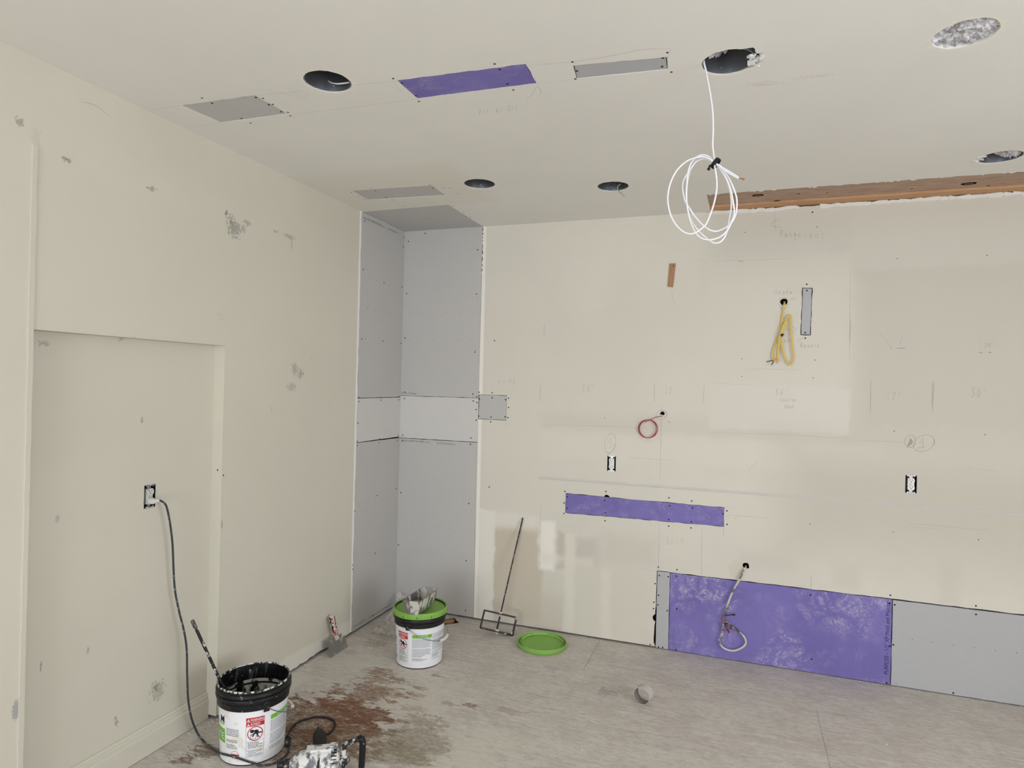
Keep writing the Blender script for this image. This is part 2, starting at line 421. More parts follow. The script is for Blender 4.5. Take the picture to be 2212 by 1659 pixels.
for k, p in CP.items():
    q = inset(p, .0025 if k != 'c' else .004)
    o = MB().prism(rag(q, .03, .0012, 50 + ord(k)), fC, .0015 if k != 'b' else .0005, .014).build('drywall_patch', {'a': M['grey_board'], 'b': M['purple'], 'c': M['grey_board_light'], 'd': M['grey_board']}[k], ceiling)
    tag(o, labels[k])
o = MB().prism(rag(rect(.0005, -.555, .618, .002), .04, .001, 61), fC, .001, .014).build('drywall_patch', M['grey_board'], ceiling); tag(o, 'square grey drywall board over the corner')
# timber exposed where a ceiling strip was cut away
bm_ = MB().box((2.05, -.50, H + .016), (XR, -.085, H + .055)); o = bm_.build('timber_beam', M['beam'], ceiling); tag(o, 'brown knotty timber exposed in the ceiling cutout')
beam = o
o = MB().box((2.05, -.083, H + .004), (XR, .05, H + .05)).build('timber_ledger', M['beam_light'], ceiling); tag(o, 'paler timber edge along the wall')
rk = random.Random(5)
for (a, b, rr) in ((1637, 422, .024), (1678, 434, .014), (1857, 426, .024), (2093, 397, .026), (1725, 419, .007), (1787, 416, .005), (1970, 408, .006), (2135, 401, .007), (1922, 424, .007)):
    p = Ce(a, b, H + .0155)
    kb = MB()
    for j, (s, z) in enumerate(((1.0, .0005), (.72, -.0006))):
        pts = [(p.x + rr * s * 1.35 * math.cos(6.283 * i / 14) * rk.uniform(.9, 1.1), p.y + rr * s * math.sin(6.283 * i / 14) * rk.uniform(.9, 1.1)) for i in range(14)]
        kb.prism(pts, lambda x, y, d: (x, y, H + .0155 + d), z, .004)
    kb.build('knot', M['knot'], beam)
# torn bits of gypsum along the cut
gb = MB(); rg = random.Random(11)
x = 2.15
while x < 3.9:
    w = rg.uniform(.006, .03); hgt = rg.uniform(.001, .006) if rg.random() < .6 else 0
    if hgt: gb.prism([(x, -.362), (x + w, -.364), (x + w * .6, -.362 + hgt * 2.2)], fC, .000, .012)
    x += w * rg.uniform(1.2, 4)
gb.build('torn_gypsum', M['gypsum'], ceiling)['kind'] = 'stuff'

# ---- back wall
PB_strip = [(1.264, .805), (2.270, .811), (2.270, .930), (1.560, .9345), (1.555, .943), (1.540, .949), (1.527, .945), (1.523, .935), (1.264, .938)]
PB_small = [(2.674, 1.988), (2.729, 1.986), (2.733, 2.267), (2.677, 2.269)]
OUT1, OUT2 = (1.5665, 1.154), (3.2605, 1.148)
def outlet_hole(c, w=.054, h=.098): return rag(rect(c[0] - w / 2, c[1] - h / 2, c[0] + w / 2, c[1] + h / 2), .02, .0016, int(c[0] * 100))
HY = Bk(1693.5, 652); HR = Bk(1431, 893); HG = Bk(1610, 1222)
back_outer = [(.620, .012), (1.872, .012)] + [(1.863, .03), (1.862, .06), (1.864, .10), (1.8645, .14), (1.869, .168), (1.860, .172), (1.8535, .182), (1.852, .192), (1.8545, .203), (1.862, .212), (1.868, .216), (1.868, .24), (1.8715, .27), (1.8705, .33), (1.872, .40)] + [(1.872, .494)] + rag([(1.872, .494), (XR, .489)], .05, .0018, 22, [0])[1:-1] + [(XR, .489), (XR, H)] + \
    rag([(XR, H), (2.12, H)], .04, .005, 23, [0])[1:-1] + [(2.12, H), (.620, H)] + rag([(.620, H), (.620, 2.42)], .012, .006, 24, [0])[1:-1] + [(.620, 2.42), (.618, 1.577), (.829, 1.577), (.829, 1.404), (.618, 1.404)]
def bm(px0, py0, px1, py1, soft, colr, amt):
    a, b = Bk(px0, py0), Bk(px1, py1)
    return (((a.x + b.x) / 2, 0, (a.z + b.z) / 2), (abs(a.x - b.x) / 2, 9, abs(a.z - b.z) / 2), soft, colr, amt)
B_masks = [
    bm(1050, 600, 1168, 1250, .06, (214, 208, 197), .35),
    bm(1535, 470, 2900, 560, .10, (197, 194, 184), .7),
    bm(1840, 560, 2900, 1000, .14, (191, 187, 176), .75),  # greyer paint, deepened further to stand in for dimmer light at this end
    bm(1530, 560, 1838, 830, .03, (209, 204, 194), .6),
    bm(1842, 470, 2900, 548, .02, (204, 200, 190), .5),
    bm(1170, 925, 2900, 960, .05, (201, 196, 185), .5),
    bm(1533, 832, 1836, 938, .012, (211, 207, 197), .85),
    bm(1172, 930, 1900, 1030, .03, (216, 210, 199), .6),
    bm(1700, 960, 2900, 1300, .25, (190, 185, 173), .8),  # broad soft darkening: the dimmer right end put into the paint colour
    # lower wall: dull plaster with streaks of joint compound
    bm(1066, 1130, 1168, 1345, .025, (194, 183, 167), .85),
    bm(1205, 1150, 1222, 1228, .02, (190, 180, 165), .8),
    bm(1240, 1160, 1290, 1225, .04, (189, 184, 173), .6),
    bm(1300, 1150, 1420, 1225, .06, (199, 193, 182), .5),
    bm(1080, 1270, 1230, 1380, .06, (196, 188, 174), .6),
    bm(1260, 1225, 1410, 1400, .06, (206, 201, 189), .6),
    bm(1600, 1190, 1720, 1235, .05, (197, 192, 181), .5),
    bm(1800, 1215, 1860, 1275, .05, (199, 193, 182), .5),
    bm(2030, 1210, 2070, 1310, .04, (197, 191, 180), .5),
    bm(1036, 1100, 1064, 1345, .012, (227, 222, 213), .85),
    bm(1064, 1105, 1160, 1150, .03, (223, 219, 210), .6),
    bm(1166, 1125, 1196, 1235, .02, (232, 228, 218), .9),
    bm(1170, 1195, 1280, 1225, .03, (220, 215, 205), .6),
    bm(1222, 1150, 1238, 1390, .02, (219, 214, 203), .7),
    bm(1300, 1230, 1316, 1390, .02, (219, 214, 202), .5),
]
# bare gypsum strip beside the grey corner boards
B_masks += [((.634, 0, 1.4), (.013, 9, 1.5), .003, (232, 228, 220), .95)]
B_blobs = []
for (a, b), rr, cc in (((1590, 1232), (.05, .1, .06), (200, 190, 176)), ((1400, 925), (.09, .1, .09), (202, 194, 182)), ((1690, 720), (.05, .1, .14), (200, 192, 174)), ((1640, 1345), (.04, .1, .08), (196, 180, 158))):
    p = Bk(a, b); B_blobs.append(((p.x, 0, p.z), rr, cc, .35, .5))
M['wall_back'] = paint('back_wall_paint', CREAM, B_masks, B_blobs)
hole_pts = [circ((HY.x, HY.z), .021, 18, .002, 1), circ((HR.x, HR.z), .013, 14, .004, 2), circ((HG.x + .004, HG.z), .019, 16, .004, 3)]
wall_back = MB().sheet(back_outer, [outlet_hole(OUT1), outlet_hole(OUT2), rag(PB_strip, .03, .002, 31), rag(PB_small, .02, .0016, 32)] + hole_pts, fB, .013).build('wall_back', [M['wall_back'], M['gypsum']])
tag(wall_back, 'cream painted drywall back wall with patches and pencil notes', kind='structure')
MB().box((-.2, .10, -.25), (XR + .2, .12, H + .3)).build('sheathing', M['cavity'], wall_back)
def bpatch(poly, mat, label, d=.001, g=.0025, seed=1, amp=.001):
    o = MB().prism(rag(inset(poly, g), .04, amp, seed), fB, d, .013).build('drywall_patch', mat, wall_back)
    return tag(o, label)
bpatch([(1.264, .805), (2.270, .811), (2.270, .930), (1.264, .936)], M['purple'], 'long narrow purple drywall strip below the outlets', .001, .0022, 41)
bpatch(PB_small, M['grey_board_light'], 'small upright grey drywall strip beside the yellow cable', .001, .004, 42)
bpatch(rect(1.874, .004, 1.955, .492), M['grey_board_light'], 'slim grey drywall upright at the edge of the big purple board', .001, .002, 43, .001)
bpatch(rect(1.955, .004, 3.183, .490), M['purple_scuffed'], 'large scuffed purple drywall board above the floor', .001, .0016, 44)
bpatch(rect(3.184, .004, XR, .487), M['grey_board_light'], 'large light grey drywall board beside the purple one', .001, .0018, 45)
bpatch(rect(.621, 1.405, .828, 1.576), M['grey_board'], 'small square grey drywall patch beside the corner boards', .001, .0016, 46)
bpatch(rect(-.010, 1.5525, .6185, H + .0022), M['grey_board'], 'tall upper grey drywall board in the corner, right face', .0005, .0010, 47)
bpatch(rect(-.010, 1.2425, .6185, 1.5515), M['grey_board_back'], 'pale middle drywall board in the corner, right face', .0005, .0010, 48)
bpatch(rect(-.010, .012, .6185, 1.2405), M['grey_board'], 'tall lower grey drywall board in the corner, right face', .0005, .0010, 49)
# wall top: torn white gypsum edge under the timber
eb = MB(); re_ = random.Random(3); x = 2.13
while x < XR:
    w = re_.uniform(.012, .07); gap = re_.random() < .06
    if not gap: eb.prism([(x, H - .012 - re_.uniform(0, .012)), (x + w, H - .012 - re_.uniform(0, .012)), (x + w, H + re_.uniform(-.006, .006)), (x, H + re_.uniform(-.006, .006))], fB, -.0035, .004)
    x += w
eb.build('torn_gypsum', M['gypsum'], wall_back)['kind'] = 'stuff'
# brown strip of wood screwed to the wall
q = [Bk(a, b) for a, b in ((1446.5, 569.5), (1460, 569.5), (1454, 620.5), (1442, 619.5))]
o = MB().prism([(p.x, p.z) for p in q], fB, -.006, .001).build('wood_strip', M['shim'], wall_back); tag(o, 'thin brown wood strip fixed to the wall')
p = Bk(1454.6, 574.5); MB().lathe([(.0035, 0), (.003, .001), (0.0004, .0012)], (p.x, -.006, p.z), 10, ((1, 0, 0), (0, 0, 1), (0, -1, 0))).build('nail', M['screw'], o)

# ---- left wall, with a shallow recess
RY0, RY1, RZ, RX = -2.592, -1.705, 1.808, -.062
left_outer = [(YF, .01), (RY0, .01), (RY0, RZ), (RY1, RZ), (RY1, .03)] + [(RY1 + .02, .014)] + rag([(RY1 + .02, .014), (-.566, .020)], .03, .005, 71, [0])[1:-1] + [(-.566, .020)] + rag([(-.566, .020), (-.562, H)], .05, .0035, 72, [0])[1:-1] + [(-.562, H), (YF, H)]
def lm(px0, py0, px1, py1, soft, colr, amt, x=0.0):
    a, b = Lf(px0, py0, x), Lf(px1, py1, x)
    return ((0, (a.y + b.y) / 2, (a.z + b.z) / 2), (9, abs(a.y - b.y) / 2, abs(a.z - b.z) / 2), soft, colr, amt)
L_masks = [((0, -1.65, 1.2), (9, .95, 1.2), .03, (205, 201, 187), .4),
           ((0, -.80, 1.2), (9, .16, 1.15), .02, (208, 204, 190), .35),
           ((0, -.95, .05), (9, .38, .05), .012, (218, 214, 204), .9),
           ((0, -.575, 1.4), (9, .011, 1.5), .002, (236, 236, 234), .95)]
L_blobs = []
for (a, b), rr, cc, k, amt in (((506, 494), (9, .055, .05), (84, 84, 86), .75, .75), ((499, 473), (9, .03, .03), (110, 104, 98), .8, .6), ((526, 494), (9, .018, .03), (120, 120, 122), .5, .6),
        ((489, 461), (9, .012, .02), (70, 62, 56), .6, .9), ((534, 481), (9, .03, .018), (90, 84, 78), .8, .6), ((636, 797), (9, .03, .04), (110, 110, 112), .75, .7), ((649, 808), (9, .03, .03), (100, 100, 102), .8, .7), ((630, 836), (9, .05, .028), (140, 142, 150), .7, .7),
        ((43, 264), (9, .02, .02), (110, 108, 104), .6, .8), ((139, 343), (9, .014, .012), (96, 92, 86), .6, .8), ((150, 347), (9, .012, .012), (96, 92, 86), .6, .8), ((328, 408), (9, .03, .012), (120, 110, 98), .8, .8), ((596, 500), (9, .03, .01), (120, 120, 118), .6, .6), ((625, 511), (9, .05, .014), (110, 108, 100), .9, .7),
        ((35, 1535), (9, .018, .05), (128, 130, 138), .35, .95), ((477, 1133), (9, .016, .03), (120, 122, 128), .45, .95), ((478, 1085), (9, .006, .06), (120, 118, 116), .6, .8), ((630, 525), (9, .008, .05), (130, 128, 120), .6, .6), ((78, 300), (9, .02, .05), (196, 188, 172), .6, .7)):
    p = Lf(a, b); L_blobs.append(((0, p.y, p.z), (9, rr[1] * .8, rr[2] * .8), cc, k * .85, amt * .62))
M['wall_left'] = paint('left_wall_paint', (209, 205, 191), L_masks, L_blobs, .05, 1.06)
lo_c = Lf(323.5, 1072, RX); LOUT = (lo_c.y, lo_c.z)
wall_left = MB().sheet(left_outer, [], fL, .013).build('wall_left', [M['wall_left'], M['gypsum']])
tag(wall_left, 'cream painted left wall with a shallow boarded recess', kind='structure')
MB().box((-.16, YF - .2, -.25), (-.14, .15, H + .3)).build('sheathing', M['cavity'], wall_left)
R_blobs = []
for (a, b), rr, cc, k, amt in (((340, 1492), (9, .05, .05), (110, 108, 102), .85, .7), ((336, 1485), (9, .02, .04), (90, 88, 84), .8, .6), ((251, 1560), (9, .012, .03), (80, 78, 72), .8, .8), ((124, 1120), (9, .012, .02), (150, 154, 164), .5, .8), ((190, 1405), (9, .008, .02), (110, 106, 96), .5, .8), ((88, 1440), (9, .006, .03), (96, 92, 84), .7, .8), ((307, 907), (9, .008, .02), (110, 108, 102), .8, .8), ((92, 742), (9, .03, .012), (120, 112, 100), .9, .7), ((262, 733), (9, .02, .012), (130, 118, 104), .9, .7)):
    p = Lf(a, b, RX); R_blobs.append(((RX, p.y, p.z), (9, rr[1] * .7, rr[2] * .7), cc, k * .85, amt * .6))
M['recess'] = paint('recess_paint', (209, 205, 191), [], R_blobs, .05, 1.03)
fLr = lambda a, b, d: (RX - d, a, b)
o = MB().sheet(rect(RY0 - .02, .012, RY1 + .02, RZ + .02), [outlet_hole(LOUT, .056, .100)], fLr, .012).build('recess_panel', [M['recess'], M['gypsum']], wall_left)
tag(o, 'recessed flat panel with an outlet')
rj = MB().box((RX, RY1 - .001, .02), (.0004, RY1 + .003, RZ + .002)).box((RX, RY0 - .003, .0), (.0004, RY0 + .001, RZ + .002)).box((RX, RY0, RZ - .001), (.0004, RY1, RZ + .003))
rj.build('recess_reveal', M['recess'], wall_left)
def lpatch(poly, mat, label, seed):
    o = MB().prism(rag(inset(poly, .0014), .05, .0008, seed), fL, .0005, .013).build('drywall_patch', mat, wall_left); return tag(o, label)
lpatch(rect(-.563, 1.5405, .0012, H + .0018), M['grey_board'], 'tall upper grey drywall board in the corner, left face', 81)
lpatch(rect(-.563, 1.2495, .0012, 1.539), M['grey_board_back'], 'pale middle drywall board in the corner, left face', 82)
lpatch([(-.564, .014), (.0012, .014), (.0012, 1.2425), (-.563, 1.2485)], M['grey_board'], 'tall lower grey drywall board in the corner, left face', 83)
# raised plaster bead left of the recess
o = MB().prism(rag(rect(-2.611, .0, -2.594, 2.452), .06, .0012, 84), fL, -.005, .002).build('trim_1', M['recess']); tag(o, 'thin vertical plaster bead at the recess edge', kind='structure')
# baseboard in the recess: profile swept along y
prof = [(RX + .001, .002), (RX + .016, .002), (RX + .016, .088), (RX + .012, .095), (RX + .012, .108), (RX + .008, .113), (RX + .008, .122), (RX + .003, .130), (RX + .001, .130)]
o = MB().prism(prof, lambda a, b, d: (a, d, b), RY0 - .0, RY1 - .001).build('baseboard_left', M['recess']); tag(o, 'cream moulded baseboard inside the wall recess', kind='structure')

# ---- floor: plywood sheets under a skin of dust and dried mud
def floor_mat():
    t = NT('dusty_plywood'); p = t.coord()
    g = t.noise(4.0, 10, .70, stretch=(1.2, 8.5, 1), dist=1.2); g2 = t.noise(1.6, 5, .6, stretch=(1, 3.2, 1), dist=.8); fine = t.noise(60, 6, .75, stretch=(.4, 1, 1))
    col = t.mix(t.ramp(g, .36, .66), lin((217, 212, 206)), lin((196, 187, 179)))
    col = t.mix(t.ramp(g2, .42, .70, 0, .75), col, lin((214, 209, 202)))
    col = t.mix(t.ramp(t.noise(2.3, 4), .52, .75, 0, .5), col, lin((188, 185, 184)))
    col = t.mix(t.math('MULTIPLY', t.ramp(g, .60, .70), t.ramp(fine, .45, .7)), col, lin((150, 126, 108)))
    col = t.mix(t.ramp(t.noise(5.5, 7, .7), .45, .62, 0, .5), col, lin((190, 183, 175)))
    col = t.mix(t.ramp(t.noise(17, 6, .7, stretch=(.8, 1.3, 1)), .52, .64, 0, .45), col, lin((214, 208, 198)))
    col = t.mix(t.ramp(fine, .44, .64, 0, .38), col, lin((160, 150, 141)))
    col = t.mix(t.ramp(t.noise(90, 5, .75, stretch=(.7, 1, 1)), .54, .66, 0, .40), col, lin((222, 217, 209)))
    nz = t.ramp(t.noise(12, 11, .76, stretch=(.75, 1.35, 1), dist=.25), .34, .66); nz2 = t.ramp(t.noise(28, 8, .74, stretch=(.7, 1.5, 1), dist=.2), .32, .68)
    inner = t.ramp(t.noise(46, 8, .78, stretch=(.7, 1.3, 1)), .36, .58, .35, 1)
    def st(c, px, rx, ry, k, amt, colr, n=nz, col=None, lo=0, hi=.22):
        q = Fl(*px); return t.mix(t.math('MULTIPLY', t.math('MULTIPLY', t.blob(p, (q.x, q.y, 0), (rx, ry, 9), n, k, lo, hi), amt), inner), col, lin(colr))
    pale = (214, 210, 200)
    for px, rx, ry in (((900, 1510), .38, .34), ((980, 1620), .34, .22), ((760, 1430), .2, .14), ((1100, 1600), .3, .16), ((620, 1475), .16, .16)):
        col = st(0, px, rx, ry, .55, .75, pale, nz, col, 0, .5)
    for px, rx, ry, k, amt, colr in (
            ((690, 1560), .34, .22, .55, .92, (116, 86, 64)), ((760, 1590), .22, .16, .6, .85, (122, 92, 70)), ((640, 1610), .22, .18, .5, .9, (112, 84, 62)),
            ((715, 1520), .16, .06, .6, .9, (126, 70, 52)), ((780, 1545), .18, .10, .6, .85, (118, 72, 56)), ((790, 1500), .18, .10, .95, .85, (128, 96, 72)), ((745, 1530), .20, .12, .8, .8, (124, 90, 68)),
            ((820, 1452), .08, .05, .8, .85, (138, 108, 82)), ((815, 1468), .09, .05, .9, .8, (140, 112, 86)), ((860, 1468), .07, .03, .8, .85, (136, 106, 80)), ((835, 1494), .10, .05, .9, .6, (146, 122, 98)),
            ((890, 1605), .20, .17, .32, .72, (136, 124, 106)), ((850, 1625), .18, .12, .35, .55, (142, 130, 110)), ((915, 1558), .12, .06, .7, .65, (140, 126, 106)), ((890, 1530), .07, .035, .7, .5, (150, 136, 116)),
            ((905, 1485), .05, .02, .8, .8, (142, 114, 90)), ((1012, 1523), .05, .022, .7, .85, (134, 98, 76)), ((945, 1460), .035, .014, .8, .8, (142, 112, 88)), ((895, 1500), .06, .02, .9, .7, (146, 120, 96)), ((970, 1520), .05, .02, .9, .6, (150, 122, 98)), ((1100, 1535), .08, .03, .9, .5, (152, 128, 106)),
            ((452, 1622), .10, .05, .55, .9, (114, 100, 78)), ((395, 1642), .05, .03, .8, .85, (116, 86, 70)), ((810, 1390), .08, .05, 1.0, .5, (146, 118, 94)), ((1310, 1495), .05, .05, .7, .6, (138, 130, 126)), ((940, 1340), .14, .06, .8, .4, (150, 120, 94))):
        col = st(0, px, rx, ry, k, amt, colr, nz if rx > .12 else nz2, col)
    col = t.mix(t.ramp(t.noise(42, 5, .7, stretch=(.6, 1.5, 1), dist=.8), .60, .68, 0, .55), col, lin((204, 198, 188)))
    col = t.mix(t.ramp(t.noise(120, 2), .70, .74, 0, .6), col, lin((212, 206, 196)))
    t.bump(t.math('ADD', g, t.math('MULTIPLY', fine, .5)), .25, .002)
    return t.done(col, t.ramp(g2, .3, .7, .62, .85), 0, .25)
M['floor'] = floor_mat()
floor = MB().box((-.14, YF - .1, -.032), (XR + .1, .10, -.019)).build('floor', M['cavity']); tag(floor, 'dusty plywood subfloor with dried joint compound and brown stains', kind='structure')
hole = [Fl(a, b) for a, b in ((958, 1350), (992, 1345.5), (981, 1335), (955, 1338))]
HOLE = [(p.x, p.y) for p in hole]
rows = [(-.47, .095, 1.52), (-1.69, -.47, 2.755), (-2.91, -1.69, 1.52), (-4.13, -2.91, 2.755), (-5.35, -4.13, 1.52), (-6.57, -5.35, 2.755), (-7.79, -6.57, 1.52), (YF, -7.79, 2.755)]
for y0, y1, sx in rows:
    xs = sorted(set([-.13] + [sx + k * 2.44 for k in (0, 1) if -.13 < sx + k * 2.44 < XR] + [XR]))
    for x0, x1 in zip(xs, xs[1:]):
        hs = [rag(HOLE, .02, .002, 5)] if y1 > 0 and x0 < .5 < x1 else []
        MB().sheet(rect(x0 + .0006, y0 + .0003, x1 - .0006, y1 - .0003), hs, fF, .018).build('plywood_sheet', [M['floor'], M['cavity']], floor)
# wooden disc left in the floor cutout
c = Fl(969, 1342, -.004); MB().lathe([(.0, -.012), (.045, -.012), (.048, -.008), (.048, -.002), (.042, .002), (.0, .002)], (c.x - .015, c.y + .02, -.006), 24).build('wood_disc', M['shim'], floor, 40)

# ---- walls that the photograph does not show (behind and to the right of the camera), with openings added for daylight
o = MB().sheet(rect(YF, 0, .1, H), [rect(WIN2[0], WIN2[2], WIN2[1], WIN2[3])], lambda a, b, d: (XR + d, a, b), .12).build('wall_right', [M['ceiling'], M['gypsum']]); tag(o, 'cream painted right wall with an added window opening', kind='structure')
o = MB().sheet(rect(-.1, 0, XR + .1, H), [rect(WIN1[0], WIN1[2], WIN1[1], WIN1[3])], lambda a, b, d: (a, YF - d, b), .12).build('wall_front', [M['ceiling'], M['gypsum']]); tag(o, 'cream painted front wall with an added wide patio door opening', kind='structure')
w = MB()
for x0, x1 in ((WIN1[0], WIN1[0] + .06), ((WIN1[0] + WIN1[1]) / 2 - .04, (WIN1[0] + WIN1[1]) / 2 + .04), (WIN1[1] - .06, WIN1[1])): w.box((x0, YF - .10, WIN1[2]), (x1, YF - .05, WIN1[3]))
w.box((WIN1[0], YF - .10, WIN1[2]), (WIN1[1], YF - .05, WIN1[2] + .06)).box((WIN1[0], YF - .10, WIN1[3] - .06), (WIN1[1], YF - .05, WIN1[3]))
o = w.build('door_1', M['gypsum']); tag(o, 'added white patio door frame, out of view', kind='structure')
w = MB()
for y0, y1 in ((WIN2[0], WIN2[0] + .05), ((WIN2[0] + WIN2[1]) / 2 - .03, (WIN2[0] + WIN2[1]) / 2 + .03), (WIN2[1] - .05, WIN2[1])): w.box((XR + .05, y0, WIN2[2]), (XR + .10, y1, WIN2[3]))
w.box((XR + .05, WIN2[0], WIN2[2]), (XR + .10, WIN2[1], WIN2[2] + .05)).box((XR + .05, WIN2[0], WIN2[3] - .05), (XR + .10, WIN2[1], WIN2[3]))
o = w.build('window_1', M['gypsum']); tag(o, 'added white window frame, out of view', kind='structure')

# =================================================================== SCREWS, PRINT AND PENCIL ON THE SURFACES
kA, kB, kC = crop(740, 680, 5.027), crop(740, 360, 5.027), crop(740, 1000, 4.148)
kD, kE, kF = crop(1180, 1030, 4.809), crop(1380, 1180, 6.9125), crop(1640, 1200, 3.858)
kG, kH, kI = crop(1500, 560, 6.144), crop(1150, 760, 5.351), crop(1800, 700, 4.367)
kJ, kK, kL, kM = crop(1500, 340, 3.107), crop(0, 0, 2.962), crop(640, 60, 4.096), crop(1150, 40, 4.022)
kP = crop(400, 440, 3.95)
def screws(parent, at, nrm, ax, groups, name='screw_heads'):
    mb = MB(); X, Y = Vector(ax[0]), Vector(ax[1]); N = Vector(nrm)
    for k, r, pts in groups:
        for q in pts:
            p = at(*k(*q)); mb.lathe([(r, -.0004), (r, .0004), (r * .7, .0009), (r * .3, .0004), (.0002, .0003)], p, 8, (X, Y, N))
    o = mb.build(name, M['screw'], parent); o['kind'] = 'stuff'; return o
SB, SS, ST = .0047, .0028, .0020
screws(wall_back, Bk, (0, -1, 0), ((1, 0, 0), (0, 0, 1)), [
    (kA, SB, [(678, 251), (1437, 405), (1650, 279), (674, 839), (671, 909), (1414, 861), (1419, 936), (1459, 888), (1459, 953), (1450, 1029), (1451, 1143), (652, 1308), (648, 1366), (1393, 1337), (1389, 1407), (1484, 841), (1487, 915), (1624, 846), (1623, 902), (1802, 905), (1770, 922), (1803, 1006), (1480, 1100), (1613, 1111), (1765, 1108), (1795, 1117), (1608, 1162)]),
    (kA, ST, [(686, 284), (1437, 381), (720, 273), (850, 273), (983, 273), (1118, 273), (1255, 273), (1392, 273), (1416, 882)]),
    (kB, SB, [(897, 726), (716, 812), (1467, 902), (694, 1380), (1453, 1382)]),
    (kB, ST, [(697, 838), (1458, 1447), (1468, 1410), (1465, 785), (759, 1290), (890, 1287), (1023, 1283), (1158, 1280), (1295, 1276), (1433, 1272), (737, 1584), (868, 1584), (1001, 1582), (1134, 1581), (1272, 1580), (1410, 1578)]),
    (kC, SB, [(521, 267), (1131, 364), (1314, 216), (501, 734), (1107, 876), (1102, 1322)]),
    (kC, ST, [(634, 303), (743, 313), (856, 322), (970, 332), (1083, 342), (524, 294), (506, 544), (615, 554), (726, 565), (838, 576), (952, 588), (1065, 600), (592, 804), (702, 817), (815, 830), (930, 844), (1043, 857), (483, 793)]),
    (kD, SB, [(193, 151), (218, 208), (185, 272), (216, 327), (183, 380), (618, 152), (610, 244), (613, 375), (611, 456), (1275, 218), (1283, 302), (1273, 444), (1272, 512), (1511, 251), (1519, 322), (1507, 468), (1504, 531), (1836, 384), (1877, 353), (1878, 494)]),
    (kD, ST, [(1970, 430), (1824, 358), (1830, 472)]),
    (kE, SB, [(291, 311), (569, 350), (305, 437), (439, 457), (559, 446), (241, 558), (295, 731), (224, 836), (283, 876), (219, 931), (424, 962), (567, 937), (168, 1468), (292, 1504), (355, 1510), (554, 1543)]),
    (kF, SB, [(428, 329), (1093, 331), (1130, 411), (1088, 398), (1806, 420), (1807, 491), (1118, 744), (1090, 755), (437, 865), (1062, 1062), (1617, 1146)]),
    (kF, ST, [(1142, 1068), (1275, 701), (1444, 722), (1617, 746), (1792, 769), (1968, 792), (2145, 813)]),
    (kG, SB, [(1492, 333), (1493, 416), (1470, 974), (1473, 1047)]), (kG, SS, [(631, 1321), (629, 1556), (1603, 1337), (1575, 1574)]), (kG, ST, [(585, 30), (604, 28), (622, 29), (641, 30)]),
    (kH, SS, [(834, 762), (1583, 809)]), (kI, SS, [(575, 1010), (1431, 1044)]), (kI, ST, [(544, 230), (606, 228), (625, 228), (640, 229), (655, 229), (668, 229), (1380, 270), (1398, 270), (1470, 268), (1484, 268)]),
    (kJ, SB, [(792, 368)]), (kJ, SS, [(823, 466), (339, 503), (1361, 680), (1964, 657)]),
    (crop(1600, 1030, 3.614), SS, [(541, 369), (1190, 429), (1857, 491)])])
screws(wall_left, Lf, (1, 0, 0), ((0, 1, 0), (0, 0, 1)), [
    (kA, .0048, [(210, 264), (634, 308), (441, 285), (177, 898), (178, 942), (421, 900), (420, 927), (614, 888), (611, 922), (168, 1176), (163, 1374), (405, 1349), (601, 1311), (398, 1387), (594, 1363), (160, 1420)]),
    (kA, ST, [(250, 256), (335, 266), (415, 278), (490, 288), (567, 297)]),
    (kB, .0048, [(242, 593), (665, 767), (661, 868), (226, 1117), (451, 1263), (646, 1310)]),
    (kB, ST, [(285, 1215), (368, 1240), (521, 1284), (597, 1308), (270, 1541), (354, 1557), (433, 1576), (509, 1591), (583, 1608), (655, 1622), (474, 705)]),
    (kC, .0048, [(479, 231), (310, 293), (291, 810), (88, 917), (91, 952), (108, 430)]),
    (kC, ST, [(418, 301), (357, 320), (292, 341), (224, 360), (153, 383), (461, 535), (402, 558), (340, 582), (272, 608), (206, 634), (134, 661), (386, 818), (320, 850), (257, 878), (190, 910)]),
    (crop(0, 680, 4.366), .004, [(2107, 1513), (2052, 1465)])])
screws(ceiling, Ce, (0, 0, -1), ((1, 0, 0), (0, -1, 0)), [
    (kB, .0042, [(941, 567), (678, 430), (1315, 499), (1198, 425), (1341, 541), (1388, 545), (307, 236), (351, 263), (945, 200), (980, 234), (1090, 298), (472, 334), (540, 362), (240, 350), (172, 317), (97, 280)]),
    (kK, .0045, [(1293, 627), (1357, 661), (1637, 624), (1683, 629), (1720, 671), (1746, 668), (1800, 715), (1842, 719), (1545, 758), (1603, 787), (1858, 742)]),
    (kL, .0045, [(1755, 320), (1800, 370), (1868, 497), (1920, 550), (932, 489), (857, 449), (1058, 602), (1085, 652)]),
    (kM, .0045, [(348, 377), (387, 457), (373, 525), (1173, 296), (1134, 344), (1128, 419), (1208, 465)])])

